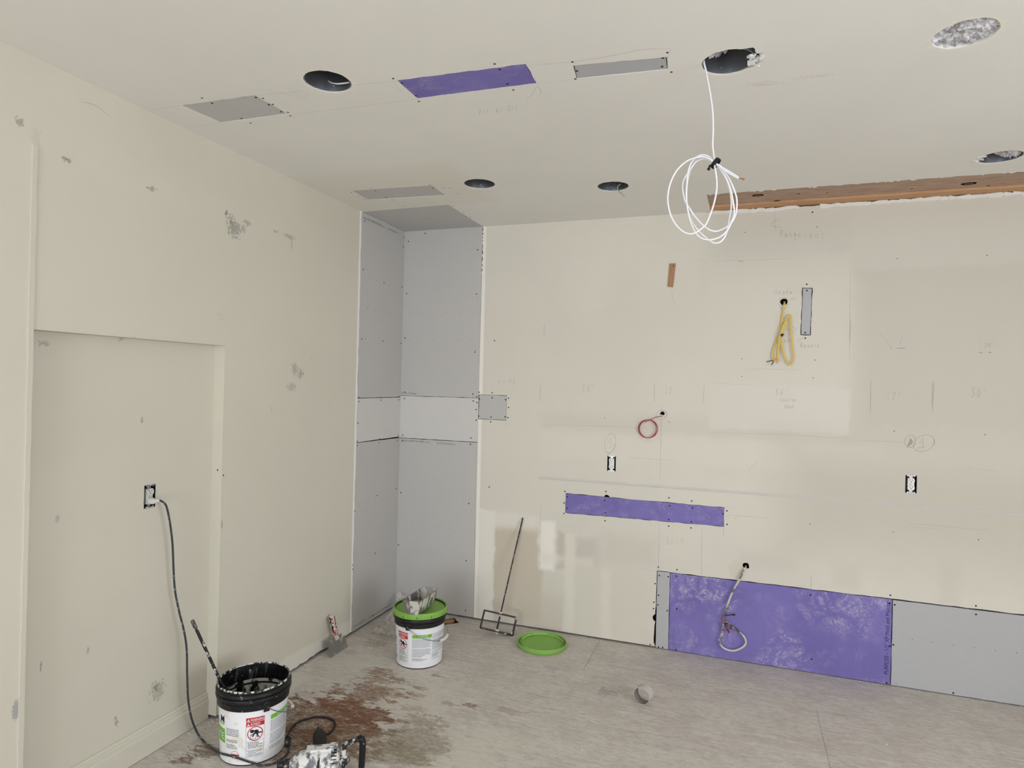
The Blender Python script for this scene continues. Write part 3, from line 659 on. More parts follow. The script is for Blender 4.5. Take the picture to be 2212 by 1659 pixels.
# ---- stroke letters for the pencil notes (unit box, y up)
GL = {'R': [[(.05, 0), (.1, 1), (.5, 1.02), (.6, .8), (.45, .55), (.1, .5), (.35, .4), (.75, .02)]], 'a': [[(.6, .5), (.3, .55), (.1, .25), (.3, 0), (.55, .3), (.6, .5), (.65, 0)]], 'n': [[(.1, .55), (.12, 0)], [(.12, .35), (.4, .55), (.6, .4), (.65, 0)]],
      'g': [[(.6, .5), (.3, .55), (.15, .3), (.35, .1), (.6, .5), (.62, -.3), (.4, -.5), (.1, -.4)]], 'e': [[(.1, .28), (.6, .33), (.5, .55), (.2, .5), (.1, .2), (.35, 0), (.65, .1)]], 'v': [[(.05, .65), (.35, 0), (.65, .65)]], 't': [[(.35, .95), (.35, .1), (.55, 0)], [(.1, .6), (.65, .62)]],
      'H': [[(.1, 1), (.05, 0)], [(.65, 1.05), (.6, -.05)], [(.05, .48), (.65, .52)]], 'o': [[(.35, .58), (.1, .3), (.3, 0), (.6, .2), (.55, .5), (.35, .58)]], 'd': [[(.6, .4), (.3, .55), (.1, .25), (.3, 0), (.6, .2)], [(.65, 1.05), (.6, 0)]], 'w': [[(.0, .55), (.2, 0), (.35, .4), (.5, 0), (.75, .6)]], 'i': [[(.3, .5), (.32, 0)], [(.32, .72), (.34, .76)]],
      'r': [[(.15, .55), (.18, 0)], [(.18, .35), (.5, .55)]], 'm': [[(.05, .5), (.08, 0)], [(.08, .4), (.3, .5), (.35, 0)], [(.35, .4), (.6, .5), (.65, 0)]], 'C': [[(.7, 1), (.4, .95), (.05, .45), (.25, .05), (.7, .1)]], 'k': [[(.1, 1), (.12, 0)], [(.6, .6), (.15, .3), (.6, 0)]], 'p': [[(.1, .6), (.1, -.4)], [(.1, .5), (.5, .6), (.6, .35), (.1, .15)]],
      '0': [[(.35, .9), (.1, .5), (.25, .02), (.55, .2), (.6, .7), (.35, .9)]], '1': [[(.35, 1), (.3, 0)]], '2': [[(.1, .8), (.4, 1), (.55, .7), (.1, .05), (.65, .1)]], '3': [[(.1, .95), (.6, .95), (.25, .6), (.6, .35), (.4, .02), (.05, .05)]], '4': [[(.15, 1), (.1, .5), (.6, .55)], [(.6, 1), (.5, 0)]], '6': [[(.6, 1), (.15, .5), (.2, .05), (.5, .05), (.5, .4), (.2, .4)]],
      '"': [[(.2, 1), (.12, .7)], [(.45, 1), (.37, .7)]], 'x': [[(.1, .6), (.6, 0)], [(.6, .7), (.05, -.1)]], '/': [[(.6, 1), (.1, 0)]], '+': [[(.1, .4), (.6, .4)], [(.35, .65), (.35, .15)]], 'L': [[(.1, 1), (.1, 0), (.6, 0)]], '9': [[(.55, .6), (.2, .6), (.2, .95), (.55, .95), (.5, 0)]], 'z': [[(.1, .6), (.6, .6), (.1, 0), (.6, 0)]]}
class Pencil:
    def __init__(self, at, nrm, w=.0016): self.mb = MB(); self.at = at; self.n = Vector(nrm); self.w = w
    def line(self, pts, w=None, k=None):
        P = [self.at(*(k(*q) if k else q)) + self.n * .0006 for q in pts]; w = (w or self.w) / 2
        vs = []
        for i, p in enumerate(P):
            t = (P[min(i + 1, len(P) - 1)] - P[max(i - 1, 0)]); s = t.cross(self.n)
            s = s.normalized() * w * (1 if 0 < i < len(P) - 1 else .6); vs += [p - s, p + s]
        self.mb.add(vs, [(2 * i, 2 * i + 1, 2 * i + 3, 2 * i + 2) for i in range(len(P) - 1)])
    def word(self, s, x, y, hgt, adv=None, slope=0.0, w=None, flip=False, lean=.12):
        """handwriting: baseline start in photo pixels, letter height and advance in pixels"""
        adv = adv or hgt * .8; rnd = random.Random(s)
        for i, ch in enumerate(s):
            dy = rnd.uniform(-.06, .06) * hgt
            for st in GL.get(ch, []):
                pts = []
                for gx, gy in st:
                    ux, uy = i * adv + (gx + lean * gy) * adv * .85, gy * hgt
                    if flip: ux, uy = -ux, -uy
                    pts.append((x + ux, y - uy + (slope * ux) + dy))
                if len(pts) > 3: pts = [(q.x, q.y) for q in smoothpath([(a, b, 0) for a, b in pts], 4)]
                self.line(pts, w)
    def ring(self, cx, cy, rx, ry, turns=1.2, k=None, rot=0.0):
        n = int(28 * turns); pts = []
        for i in range(n + 1):
            th = 2 * math.pi * turns * i / n; g = 1 + .08 * math.sin(th * .9 + 1)
            a, b = rx * g * math.cos(th), ry * g * math.sin(th); pts.append((cx + a * math.cos(rot) - b * math.sin(rot), cy + a * math.sin(rot) + b * math.cos(rot)))
        self.line(pts, None, k)
    def build(self, parent): o = self.mb.build('pencil_marks', M['pencil'], parent); o['kind'] = 'stuff'; return o
pb = Pencil(Bk, (0, -1, 0))
pb.word('Range', 1685, 512, 15, 9.6, .01); pb.word('vent', 1735, 514, 15, 12.5, .01)
pb.line([(1675, 450), (1674.5, 500)]); pb.line([(1684, 474), (1672, 476), (1665, 484), (1668, 488), (1680, 491), (1688, 490.5)])
pb.word('Hood', 1673, 636, 12, 8.2, -.01); pb.word('wire', 1706, 634, 11, 7.6, -.01); pb.word('Remove', 1729, 751, 10, 7.2, -.02)
pb.word('ood', 1694, 739, 9, 6); pb.line([(1722, 735), (1738, 727), (1735, 733)]); pb.line([(1720, 739), (1740, 731)])
pb.line([(1718, 642), (1706, 647), (1714, 647.5), (1723, 643)]); pb.ring(1692, 654, 9.5, 13, 1.2)
pb.line([(1694, 713), (1703, 712), (1712, 707), (1719, 709), (1716, 717), (1700, 722)])
pb.word('30"', 1256, 848, 17, 11); pb.word('12"', 1436, 852, 14, 9); pb.word('36"', 1674, 854, 13, 11); pb.word('Cooktop', 1684, 867, 7, 5.4); pb.word('+', 1700, 873, 4, 4); pb.word('Hood', 1694, 882, 8.5, 5.4)
pb.word('12"', 1915, 865, 18, 12); pb.word('30"', 2097, 858, 20, 13); pb.word('6', 1075, 829, 9, 6); pb.word('1/4', 1081, 829, 8, 3.6); pb.word('6', 1100, 826, 11, 7); pb.word('1', 1108, 822, 6, 5); pb.word('2', 1108, 829, 6, 6)
pb.word('3x14', 1438, 1176, 16, 10.5, .04); pb.word('20', 2127, 750, 9, 7, -.1); pb.word('7', 1052, 850, 5, 5)
for x0, y0, y1, dx in ((1168, 830, 867, -2), (1413, 829, 869, 1), (1521.5, 831, 872, -3.5), (1881, 823, 890, -1), (2014, 823, 880, -1), (2018, 823, 890, -4), (1176, 698, 726, -1), (1837, 580, 780, -2), (1837, 690, 740, -1), (1168, 1090, 1240, -2), (1429, 872, 1040, -3), (1424, 1133, 1240, -1.5), (1516.5, 1137, 1242, -1), (1752, 1244, 1273, 0), (1563, 1140, 1158, 0)):
    pb.line([(x0, y0), (x0 + dx * .5, (y0 + y1) / 2), (x0 + dx, y1)], .0022 if y1 - y0 < 70 else .0014)
for pts in ([(1608, 798), (1640, 797), (1732, 798.5)], [(1540, 564), (1580, 562.5), (1650, 561), (1720, 558)], [(1534, 826), (1580, 830), (1625, 831)], [(1528, 934), (1700, 939), (1838, 948)], [(1838, 950), (1900, 953), (1955, 955)], [(1168, 918), (1300, 920), (1400, 926)], [(1898, 717), (1920, 743), (1926, 749)], [(1950, 722), (1946, 735), (1943, 746)], [(2113, 733), (2120, 750)], [(2143, 737), (2139, 752)],
            [(1450, 624), (1456, 655), (1458, 665)], [(1460, 533), (1466, 536), (1472, 539)], [(1505, 561), (1515, 561), (1524, 566)], [(1565, 1094), (1588, 1097)], [(1566, 1113), (1608, 1115), (1660, 1119)], [(1613, 1003), (1617, 1017), (1638, 992)], [(1360, 988), (1400, 991), (1460, 995)], [(1960, 1130), (2050, 1138), (2137, 1146)], [(1970, 1138), (2040, 1144)], [(2080, 1010), (2160, 1018)], [(1378, 1228), (1420, 1234)], [(1730, 621.5), (1758, 621)], [(1731, 617), (1731, 626)],
            [(1093, 902), (1093, 920), (1091, 926)], [(1094, 850), (1093.5, 858)], [(1031, 920), (1040, 921), (1042, 919)], [(1158, 600), (1156, 610)], [(1428, 900), (1415, 898)], [(1716, 1266), (1730, 1264), (1745, 1266)]): pb.line(pts, .0012)
pb.ring(1318, 956, 11.5, 22, 1.3, None, .2); pb.line([(1312, 960), (1319, 946), (1321, 966)]); pb.line([(1316, 969), (1326, 961)])
pb.ring(1966, 952, 12, 14, 1.2, None, .3); pb.ring(1994, 957, 24, 17, 1.15, None, -.4); pb.line([(1987, 958), (1993, 946), (1994, 966), (1982, 968), (2001, 964)])
for i in range(7): pb.line([(1959 + i * 1.6, 966 - i), (1967 + i * .8, 946 + i * 1.2)], .003)
pb.ring(1428, 896, 12, 10, 1.1, None, -.6); pb.ring(1433, 894, 8, 6, 1.0)
pb.build(wall_back)
# old countertop line: a ridge of caulk and torn paint across the wall
cb = MB(); rc = random.Random(8); zc = Bk(1168, 1033); z2 = Bk(2212, 1111)
xs = [1.07 + .03 * i for i in range(int((XR - 1.07) / .03))]
zline = lambda x: zc.z + (z2.z - zc.z) * (x - zc.x) / (z2.x - zc.x)
for lo_, hi_, dd in ((-.004, .004, -.0014), (.010, .0125, -.0008)):
    for x0, x1 in zip(xs, xs[1:]):
        cb.prism([(x0, zline(x0) + lo_ - rc.uniform(0, .002)), (x1, zline(x1) + lo_ - rc.uniform(0, .002)), (x1, zline(x1) + hi_), (x0, zline(x0) + hi_)], fB, dd, .001)
o = cb.build('caulk_line', plain('old_caulk', (212, 208, 204), .85, vary=.10, scale=14), wall_back); o['kind'] = 'stuff'
pl = Pencil(Lf, (1, 0, 0))
pl.word('5/4', 463, 682, 8, 5, .1); pl.word('5/4', 468, 692, 8, 5, .1); pl.line([(178, 220), (192, 223), (212, 230), (226, 243), (239, 252)], .0014); pl.line([(673, 770), (672, 775), (674, 780)]); pl.line([(587, 877), (585, 890)], .003); pl.line([(712, 868), (710, 882)])
pl.build(wall_left)
pc = Pencil(Ce, (0, 0, -1), .0014)
for pts in ([(323, 238), (390, 228)], [(404, 276), (478, 266)], [(552, 207), (600, 202), (655, 196)], [(762, 183), (800, 180), (858, 175)], [(622, 248), (760, 232), (900, 214)], [(1136, 142), (1180, 138), (1238, 133), (1300, 124), (1380, 108), (1410, 105), (1449, 105)], [(1160, 181), (1240, 171)], [(1449, 105), (1442, 128)], [(620, 190), (655, 212)], [(580, 194), (640, 209), (667, 216)], [(664, 198), (658, 211)], [(835, 180), (865, 197), (852, 178)], [(865, 197), (872, 190)],
            [(1137, 215), (1150, 203), (1161, 184)], [(1161, 184), (1168, 196), (1168, 206)], [(1060, 135), (1095, 134)], [(700, 416), (760, 412)], [(740, 435), (790, 432)], [(933, 400), (1000, 396)], [(960, 421), (1030, 416)], [(950, 423), (978, 437), (1020, 434)], [(1625, 181), (1650, 183), (1690, 180), (1714, 184)]): pc.line(pts)
pc.word('1/2', 1118, 226, 11, 8, -.12, None, True); pc.word('1/2', 1055, 234, 11, 8, -.12, None, True); pc.word('19', 1085, 230, 11, 8, -.12, None, True)
pc.word('wrw', 955, 407, 5, 7); pc.word('zwo', 978, 419, 4, 7)
pc.build(ceiling)
# ---- maker's print on the boards
T = MB()
put_text(T, '1/2" High Strength LITE-', (.247, 1.227), (.021, 1.230), .0125, fB, -.0006)
put_text(T, '10 2026-04-02 22:29', (.445, 1.223), (.303, 1.226), .0125, fB, -.0006)
put_text(T, 'lls & Ceilings', (.010, 1.566), (.130, 1.565), .0115, fB, -.0006)
o = T.build('printed_text', M['ink'], wall_back); tag(o, 'small black maker print on the corner boards')
T = MB()
put_text(T, 'PURPLE\u00ae - 1/2" XP Mold and Moistur', (3.171, .062), (3.171, .476), .021, fB, -.0002)
o = T.build('printed_text', M['ink_purple'], wall_back); tag(o, 'dark maker print running up the purple board')
T = MB()
put_text(T, '4-02 22:29', (-.545, .036), (-.415, .036), .013, fL, -.0006)
put_text(T, '1/2" High Strength LITE- Walls & Ceil', (-.36, .036), (-.06, .036), .013, fL, -.0006)
put_text(T, '10 2026-04-02 22', (-.105, 2.728), (-.235, 2.728), .014, fL, -.0006)
put_text(T, '1/2" High Strength LITE- Wal', (-.285, 2.728), (-.540, 2.728), .014, fL, -.0006)
o = T.build('printed_text', M['ink'], wall_left); tag(o, 'small black maker print on the corner boards')

# =================================================================== CEILING CUTOUTS
can_labels = {'a': 'round open light housing with a white wire loop, beside the purple ceiling patch', 'b': 'round light cutout with chipped plaster that the white cable coil hangs from', 'c': 'round ceiling cutout stuffed with grey insulation', 'd': 'small-looking round light housing beside the grey patch near the boarded corner', 'e': 'round light housing with a short grey wire poking out', 'g': 'round light cutout with torn insulation beside the exposed timber'}
for k, c in CANS.items():
    t = thing('recessed_light_housing' if k != 'c' else 'ceiling_cutout', (c[0], c[1], H), can_labels[k], 'light housing' if k != 'c' else 'ceiling hole', 'round cutouts in the ceiling')
    if k != 'c':
        MB().lathe([(RCAN - .001, .004), (RCAN - .004, .004), (RCAN - .006, .02), (RCAN - .006, .15), (.02, .17), (.0005, .17)], (c[0], c[1], H), 40).build('housing_can', M['metal_can'], t, 40)
        MB().lathe([(RCAN - .0005, .003), (RCAN - .0025, .003), (RCAN - .0045, .010), (RCAN - .0048, .028), (RCAN - .0005, .028)], (c[0], c[1], H), 40).build('housing_rim', M['rim_metal'], t, 40)
        for th in (1.9, 4.6, 0.3): MB().lathe([(.005, 0), (.005, .003), (.0003, .004)], (c[0] + (RCAN - .006) * math.cos(th), c[1] + (RCAN - .006) * math.sin(th), H + .024), 8, ((0, 0, 1), (-math.sin(th), math.cos(th), 0), (-math.cos(th), -math.sin(th), 0))).build('rivet', M['metal'], t)
    if k in 'cgb':
        n = 44; g = MB(); vs = []; R0 = RCAN - (.0015 if k == 'c' else .008)
        for i in range(n + 1):
            for j in range(n + 1):
                x, y = (i / n * 2 - 1), (j / n * 2 - 1); d = max(abs(x), abs(y)); L = math.hypot(x, y) or 1; x, y = x * d / L, y * d / L
                nz = mnoise.fractal(Vector((x * 4.6 + ord(k), y * 4.6, .3)), .65, 2.2, 6)
                base = {'c': .010, 'g': .040, 'b': .080}[k]; vs.append((c[0] + x * R0, c[1] + y * R0, H + base - .013 * nz + (.02 if d > .9 and k != 'c' else 0) + (.05 * x if k == 'b' else 0) + (.045 * -x if k == 'g' else 0)))
        g.add(vs, [(i * (n + 1) + j, (i + 1) * (n + 1) + j, (i + 1) * (n + 1) + j + 1, i * (n + 1) + j + 1) for i in range(n) for j in range(n)])
        g.build('insulation', M['insulation'], t, 60)
    if k == 'a':
        pts = [Ce(*kL(*q), H + dz) for q, dz in (((248, 400), .08), ((262, 440), .06), ((300, 480), .035), ((360, 495), .02), ((430, 490), .018), ((475, 482), .022))]
        MB().tube(smoothpath(pts, 6), .0045, 8, .55, (0, 0, 1)).build('wire', M['white_cable'], t, 60)
    if k == 'e':
        pts = [Ce(*kM(*q), H + dz) for q, dz in (((770, 1436), .03), ((745, 1455), .02), ((740, 1478), .006))]
        pts += [plane(*kM(*q), 1, pts[-1].y) for q in ((750, 1500), (775, 1525), (802, 1548))]
        MB().tube(smoothpath(pts, 6), .003, 8).build('wire', plain('grey_wire', (186, 182, 172), .5), t, 60)
    if k in 'bg':
        rb = random.Random(ord(k)); g = MB(); a0 = {'b': .1, 'g': 3.1}[k]
        for i in range(16):
            th = a0 + rb.uniform(-.5, .5); r0 = RCAN + rb.uniform(-.012, .022); s = rb.uniform(.004, .012); p = Vector((c[0] + r0 * math.cos(th), c[1] + r0 * math.sin(th), H + rb.uniform(.0, .006)))
            g.obox(p, Vector((rb.uniform(.4, 1), rb.uniform(-.6, .6), rb.uniform(-.3, .3))).normalized() * s, Vector((rb.uniform(-.6, .6), rb.uniform(.4, 1), 0)).normalized() * s * .6, (0, 0, s * .35))
        g.build('broken_plaster', M['gypsum'], t)['kind'] = 'stuff'

# =================================================================== CABLES
# white cable coil hanging from the chipped cutout
kW = crop(1400, 300, 6.9125)
YC = -1.90
drop = [plane(*kM(*q), 1, YC + d) for q, d in (((1478, 330), .0), ((1490, 372), 0), ((1510, 460), 0), ((1545, 650), 0), ((1565, 800), 0), ((1571, 950), 0), ((1566, 1100), 0))]
drop[0].z = max(drop[0].z, H + .06); drop[0].y = -1.89; drop[0].x = drop[1].x - .004
drop += [plane(*kW(*q), 1, YC) for q in ((975, 200), (985, 290), (1003, 350))]
loops = [
    (-.012, [(960, 330), (880, 282), (790, 268), (680, 290), (560, 345), (430, 470), (340, 640), (300, 800), (295, 950), (330, 1120), (400, 1260), (500, 1370), (600, 1415), (690, 1408), (770, 1360), (860, 1280), (920, 1150), (970, 1010), (1005, 870), (1025, 740), (1025, 620), (1010, 500), (995, 420)]),
    (.004, [(985, 340), (900, 262), (820, 240), (740, 262), (650, 350), (600, 480), (580, 650), (570, 850), (590, 1050), (630, 1220), (690, 1370), (760, 1460), (850, 1500), (950, 1505), (1080, 1460), (1180, 1370), (1240, 1250), (1285, 1120), (1270, 950), (1230, 760), (1170, 600), (1090, 470), (1035, 405)]),
    (.014, [(980, 372), (900, 312), (820, 300), (720, 340), (640, 440), (560, 560), (520, 660), (520, 780), (550, 920), (620, 1040), (700, 1160), (800, 1270), (900, 1350), (1000, 1380), (1100, 1355), (1220, 1280), (1300, 1150), (1325, 1000), (1320, 880), (1280, 750), (1200, 580), (1110, 470), (1045, 400)]),
    (.024, [(990, 350), (940, 300), (860, 266), (770, 276), (690, 360), (630, 470), (590, 620), (575, 800), (580, 1000), (610, 1130), (680, 1280), (770, 1390), (880, 1490), (960, 1545), (1020, 1555), (1090, 1530), (1150, 1450), (1190, 1330), (1215, 1190), (1240, 1050), (1240, 900), (1210, 720), (1150, 570), (1080, 460), (1040, 395)])]
path = list(drop)
for d, pts in loops: path += [plane(*kW(*q), 1, YC + d) for q in pts]
path += [plane(*kW(*q), 1, YC - .008) for q in ((1010, 372), (1060, 396), (1120, 436), (1250, 512), (1352, 578))]
t = thing('cable_coil', (drop[-1].x, YC, drop[-1].z), 'white electrical cable hanging from the ceiling in a tied coil', 'cable')
MB().tube(smoothpath(path, 5), .0029, 8).build('cable_sheath', M['white_cable'], t, 60)
tail = [plane(*kW(*q), 1, YC - .006) for q in ((1060, 408), (1130, 462), (1250, 536), (1352, 594))]
MB().tube(smoothpath(tail, 5), .0029, 8).build('cable_tail', M['white_cable'], t, 60)
e0 = plane(*kW(1355, 585), 1, YC - .008)
o = MB()
for dx, dz in ((.019, -.004), (.016, -.008), (.012, -.003)): o.tube([e0, e0 + Vector((dx * .6, .002, dz * .4)), e0 + Vector((dx, 0, dz))], .0011, 6)
o.build('bare_wire_ends', M['copper'], t)
tie = MB(); tc = plane(*kW(1008, 366), 1, YC + .004)
X_ = Vector((.55, 0, -.45)).normalized(); Z_ = Vector((.5, 0, .6)).normalized()
tie.lathe([(.0185, -.007), (.0195, 0), (.0185, .007), (.0165, .007), (.0165, -.007)], tc, 20, (Z_, Vector((0, 1, 0)), X_), close=True)
tp = [plane(*kW(*q), 1, YC - .012) for q in ((950, 395), (920, 400), (912, 430), (900, 465))]
tie.tube(smoothpath(tp, 4), [.003] * 9 + [.005] * 4, 8)
tie.build('cable_tie', M['black'], t, 40)

# yellow cable bundle out of the wall
t = thing('yellow_cable_bundle', (HY.x, -.01, Bk(1690, 780).z), 'yellow electrical cable bundled and tied below a round hole in the wall', 'cable')
def wallpath(k, pts, y): return [plane(*k(*q[:2]), 1, q[2] if len(q) > 2 else y) for q in pts]
YS = [[(1197, 560, .03), (1195, 585, -.006), (1186, 640), (1176, 720), (1163, 800), (1156, 880), (1146, 950), (1120, 1010), (1090, 1085), (1052, 1180), (1032, 1265), (1042, 1325), (1068, 1350)],
      [(1142, 1030), (1158, 1130), (1180, 1230), (1215, 1330), (1262, 1396), (1298, 1380), (1316, 1300), (1304, 1170), (1286, 1000), (1280, 850), (1271, 742), (1240, 768), (1200, 838), (1165, 920), (1132, 1000), (1105, 1075)],
      [(1140, 1010), (1180, 930), (1215, 868), (1232, 838), (1212, 828), (1180, 885), (1150, 960), (1125, 1050), (1108, 1140), (1098, 1230), (1088, 1310)],
      [(1130, 1050), (1118, 1160), (1108, 1250), (1106, 1290), (1130, 1352)]]
for i, s in enumerate(YS):
    pts = wallpath(kG, s, -.010 - .006 * i); MB().tube(smoothpath(pts, 6), .0055, 8, .42, (0, 1, 0)).build('cable_sheath', M['yellow_cable'], t, 60)
o = MB()
for s in ([(1045, 1342), (1000, 1352), (955, 1362)], [(1050, 1348), (1040, 1375), (1022, 1405)]): o.tube(wallpath(kG, s, -.018), .0022, 6)
o.build('black_wire_ends', M['black'], t)
o = MB()
for s in ([(1085, 1310), (1090, 1345), (1088, 1385)], [(1092, 1310), (1102, 1350), (1104, 1384)], [(1070, 1325), (1095, 1330)]): o.tube(wallpath(kG, s, -.022), .0014, 6)
o.build('bare_wire_ends', M['copper'], t)
p = plane(*kG(1160, 1008), 1, -.02); MB().obox(p, (.006, 0, -.002), (0, .013, 0), (.001, 0, .0055)).obox(p + Vector((.005, -.002, .002)), (.0045, 0, .003), (0, .008, 0), (-.002, 0, .004)).build('cable_tie', M['black'], t)
# red wire coil
t = thing('red_wire_coil', (Bk(1400, 925).x, -.01, Bk(1400, 945).z), 'thin red wire coiled beside a ragged hole in the wall', 'wire')
cc = kH(1341, 888); pts = [Bk(*kH(1507, 735), .03), Bk(*kH(1495, 745), -.004)] + wallpath(kH, [(1450, 752), (1400, 768), (1350, 790), (1300, 812)], -.008)
for i in range(60):
    th = math.radians(-122 - i * 17.5) ; rr = (104 + 5 * math.sin(i * .31)) / 5.351
    px, py = cc[0] + rr * math.cos(th) + (1.5 * math.sin(i * .2)), cc[1] + rr * math.sin(th); pts.append(Bk(px, py, -.008 - .00018 * i))
MB().tube(smoothpath(pts, 3), .0019, 7).build('wire', M['red_wire'], t, 60)
wr = [Bk(cc[0] + 20.2 * math.cos(math.radians(150 + i * 3.2)) + .6 * math.cos(i * 1.4), cc[1] + 20.2 * math.sin(math.radians(150 + i * 3.2)) + .6 * math.sin(i * 1.4), -.012 + .004 * math.sin(i * 1.4)) for i in range(28)]
MB().tube(wr, .0018, 6).build('wire_wrap', M['red_wire'], t, 60)
# grey-white conduit out of the low hole
t = thing('conduit_whip', (HG.x, -.01, Bk(1582, 1405).z), 'dirty white flexible conduit looped and taped in front of the purple board', 'conduit')
s = [(1600, 290, .035), (1588, 320, -.004), (1560, 370, -.014), (1500, 500), (1420, 640), (1350, 800), (1300, 960), (1275, 1080), (1256, 1200), (1248, 1290), (1215, 1360), (1205, 1430), (1250, 1505), (1330, 1548), (1420, 1558), (1510, 1530), (1580, 1480), (1600, 1425), (1570, 1350), (1500, 1275), (1420, 1215), (1345, 1155), (1292, 1128)]
pts = wallpath(kE, s, -.02); MB().tube(smoothpath(pts, 6), .0062, 10).build('conduit_tube', M['conduit'], t, 60)
o = MB()
for s in ([(1290, 1035), (1360, 1028), (1410, 1022), (1442, 1026)], [(1275, 1150), (1310, 1220), (1350, 1295)], [(1370, 1170), (1440, 1225), (1502, 1277)], [(1290, 1160), (1330, 1150), (1380, 1190), (1370, 1240)]): o.tube(smoothpath(wallpath(kE, s, -.031), 4), .0024, 6)
p0 = plane(*kE(1415, 1024), 1, -.031); o.obox(p0, (.008, 0, 0), (0, .002, 0), (0, 0, .004))
o.build('black_tape', M['black'], t, 50)['kind'] = 'stuff'
o = MB()
for s in ([(1250, 1120), (1252, 1075), (1275, 1045), (1298, 1042)], [(1290, 1165), (1330, 1215), (1360, 1235)], [(1275, 1262), (1330, 1262), (1385, 1215)]): o.tube(smoothpath(wallpath(kE, s, -.030), 4), .0026, 6)
o.build('red_wires', plain('dull_red_wire', (178, 74, 92), .5), t, 50)

# =================================================================== OUTLETS
def outlet(c, fn, ax, label, dirty):
    """duplex outlet in its box; ax = (right, up, out of the wall)"""
    X, Y, N = [Vector(a) for a in ax]; o3 = Vector(fn(c[0], c[1], 0))
    t = thing('duplex_outlet', o3 - Y * .05, label, 'outlet', 'outlets without cover plates')
    P = lambda a, b, d: o3 + X * a + Y * b + N * d
    w, h, dp = .027, .049, .055
    b = MB().obox(P(-w, 0, -dp / 2), X * .0012, Y * h, N * dp / 2).obox(P(w, 0, -dp / 2), X * .0012, Y * h, N * dp / 2).obox(P(0, -h, -dp / 2), X * w, Y * .0012, N * dp / 2).obox(P(0, h, -dp / 2), X * w, Y * .0012, N * dp / 2).obox(P(0, 0, -dp), X * w, Y * h, N * .001)
    b.build('outlet_box', M['black_plastic'], t)
    s = MB().obox(P(0, 0, -.006), X * .0085, Y * .050, N * .0007)
    for sy in (-1, 1):
        s.obox(P(0, sy * .0475, .0006), X * .018, Y * .0022, N * .0006)
        for sx in (-1, 1): s.lathe([(.005, 0), (.005, .0015), (.0022, .0015), (.0022, 0)], P(sx * .016, sy * .047, .0), 10, (X, Y, N), close=True)
    s.build('mounting_strap', M['strap_dull' if dirty else 'strap'], t)
    body = MB().obox(P(0, 0, -.012), X * .0165, Y * .033, N * .010)
    body.build('outlet_body', M['outlet_dirty' if dirty else 'outlet'], t)
    for sy in (-1, 1):
        cy = sy * .0195; pts = []
        for i in range(28):
            th = 2 * math.pi * i / 28; a, bb = .0175 * math.cos(th), .0175 * math.sin(th); bb = max(min(bb, .0145), -.0145); pts.append((a, bb + cy))
        f = MB().prism(pts, lambda a, b_, d: P(a, b_, d), .004, -.004).build('outlet_face', M['outlet_dirty' if dirty else 'outlet'], t)
        sl = MB().obox(P(-.0062, cy + .004, .0042), X * .0011, Y * .0042, N * .0002).obox(P(.0062, cy + .004, .0042), X * .0011, Y * .0034, N * .0002)
        sl.lathe([(.0026, 0), (.0024, .0004), (.0002, .0004)], P(0, cy - .0062, .0040), 10, (X, Y, N)); sl.build('slots', M['screw'], f)
    MB().lathe([(.0032, -.002), (.0032, .0024), (.0022, .0032), (.0002, .0032)], P(0, 0, 0), 12, (X, Y, N)).build('screw', M['strap'], t)
    return t
axB = ((1, 0, 0), (0, 0, 1), (0, -1, 0)); axL = ((0, 1, 0), (0, 0, 1), (1, 0, 0))
outlet(OUT1, fB, axB, 'white double outlet below a pencilled circle, above the long purple strip', False)
outlet(OUT2, fB, axB, 'white double outlet below two pencilled circles on the back wall', False)
outlet(LOUT, fLr, axL, 'paint-smeared double outlet in the recess with a plug in it', True)

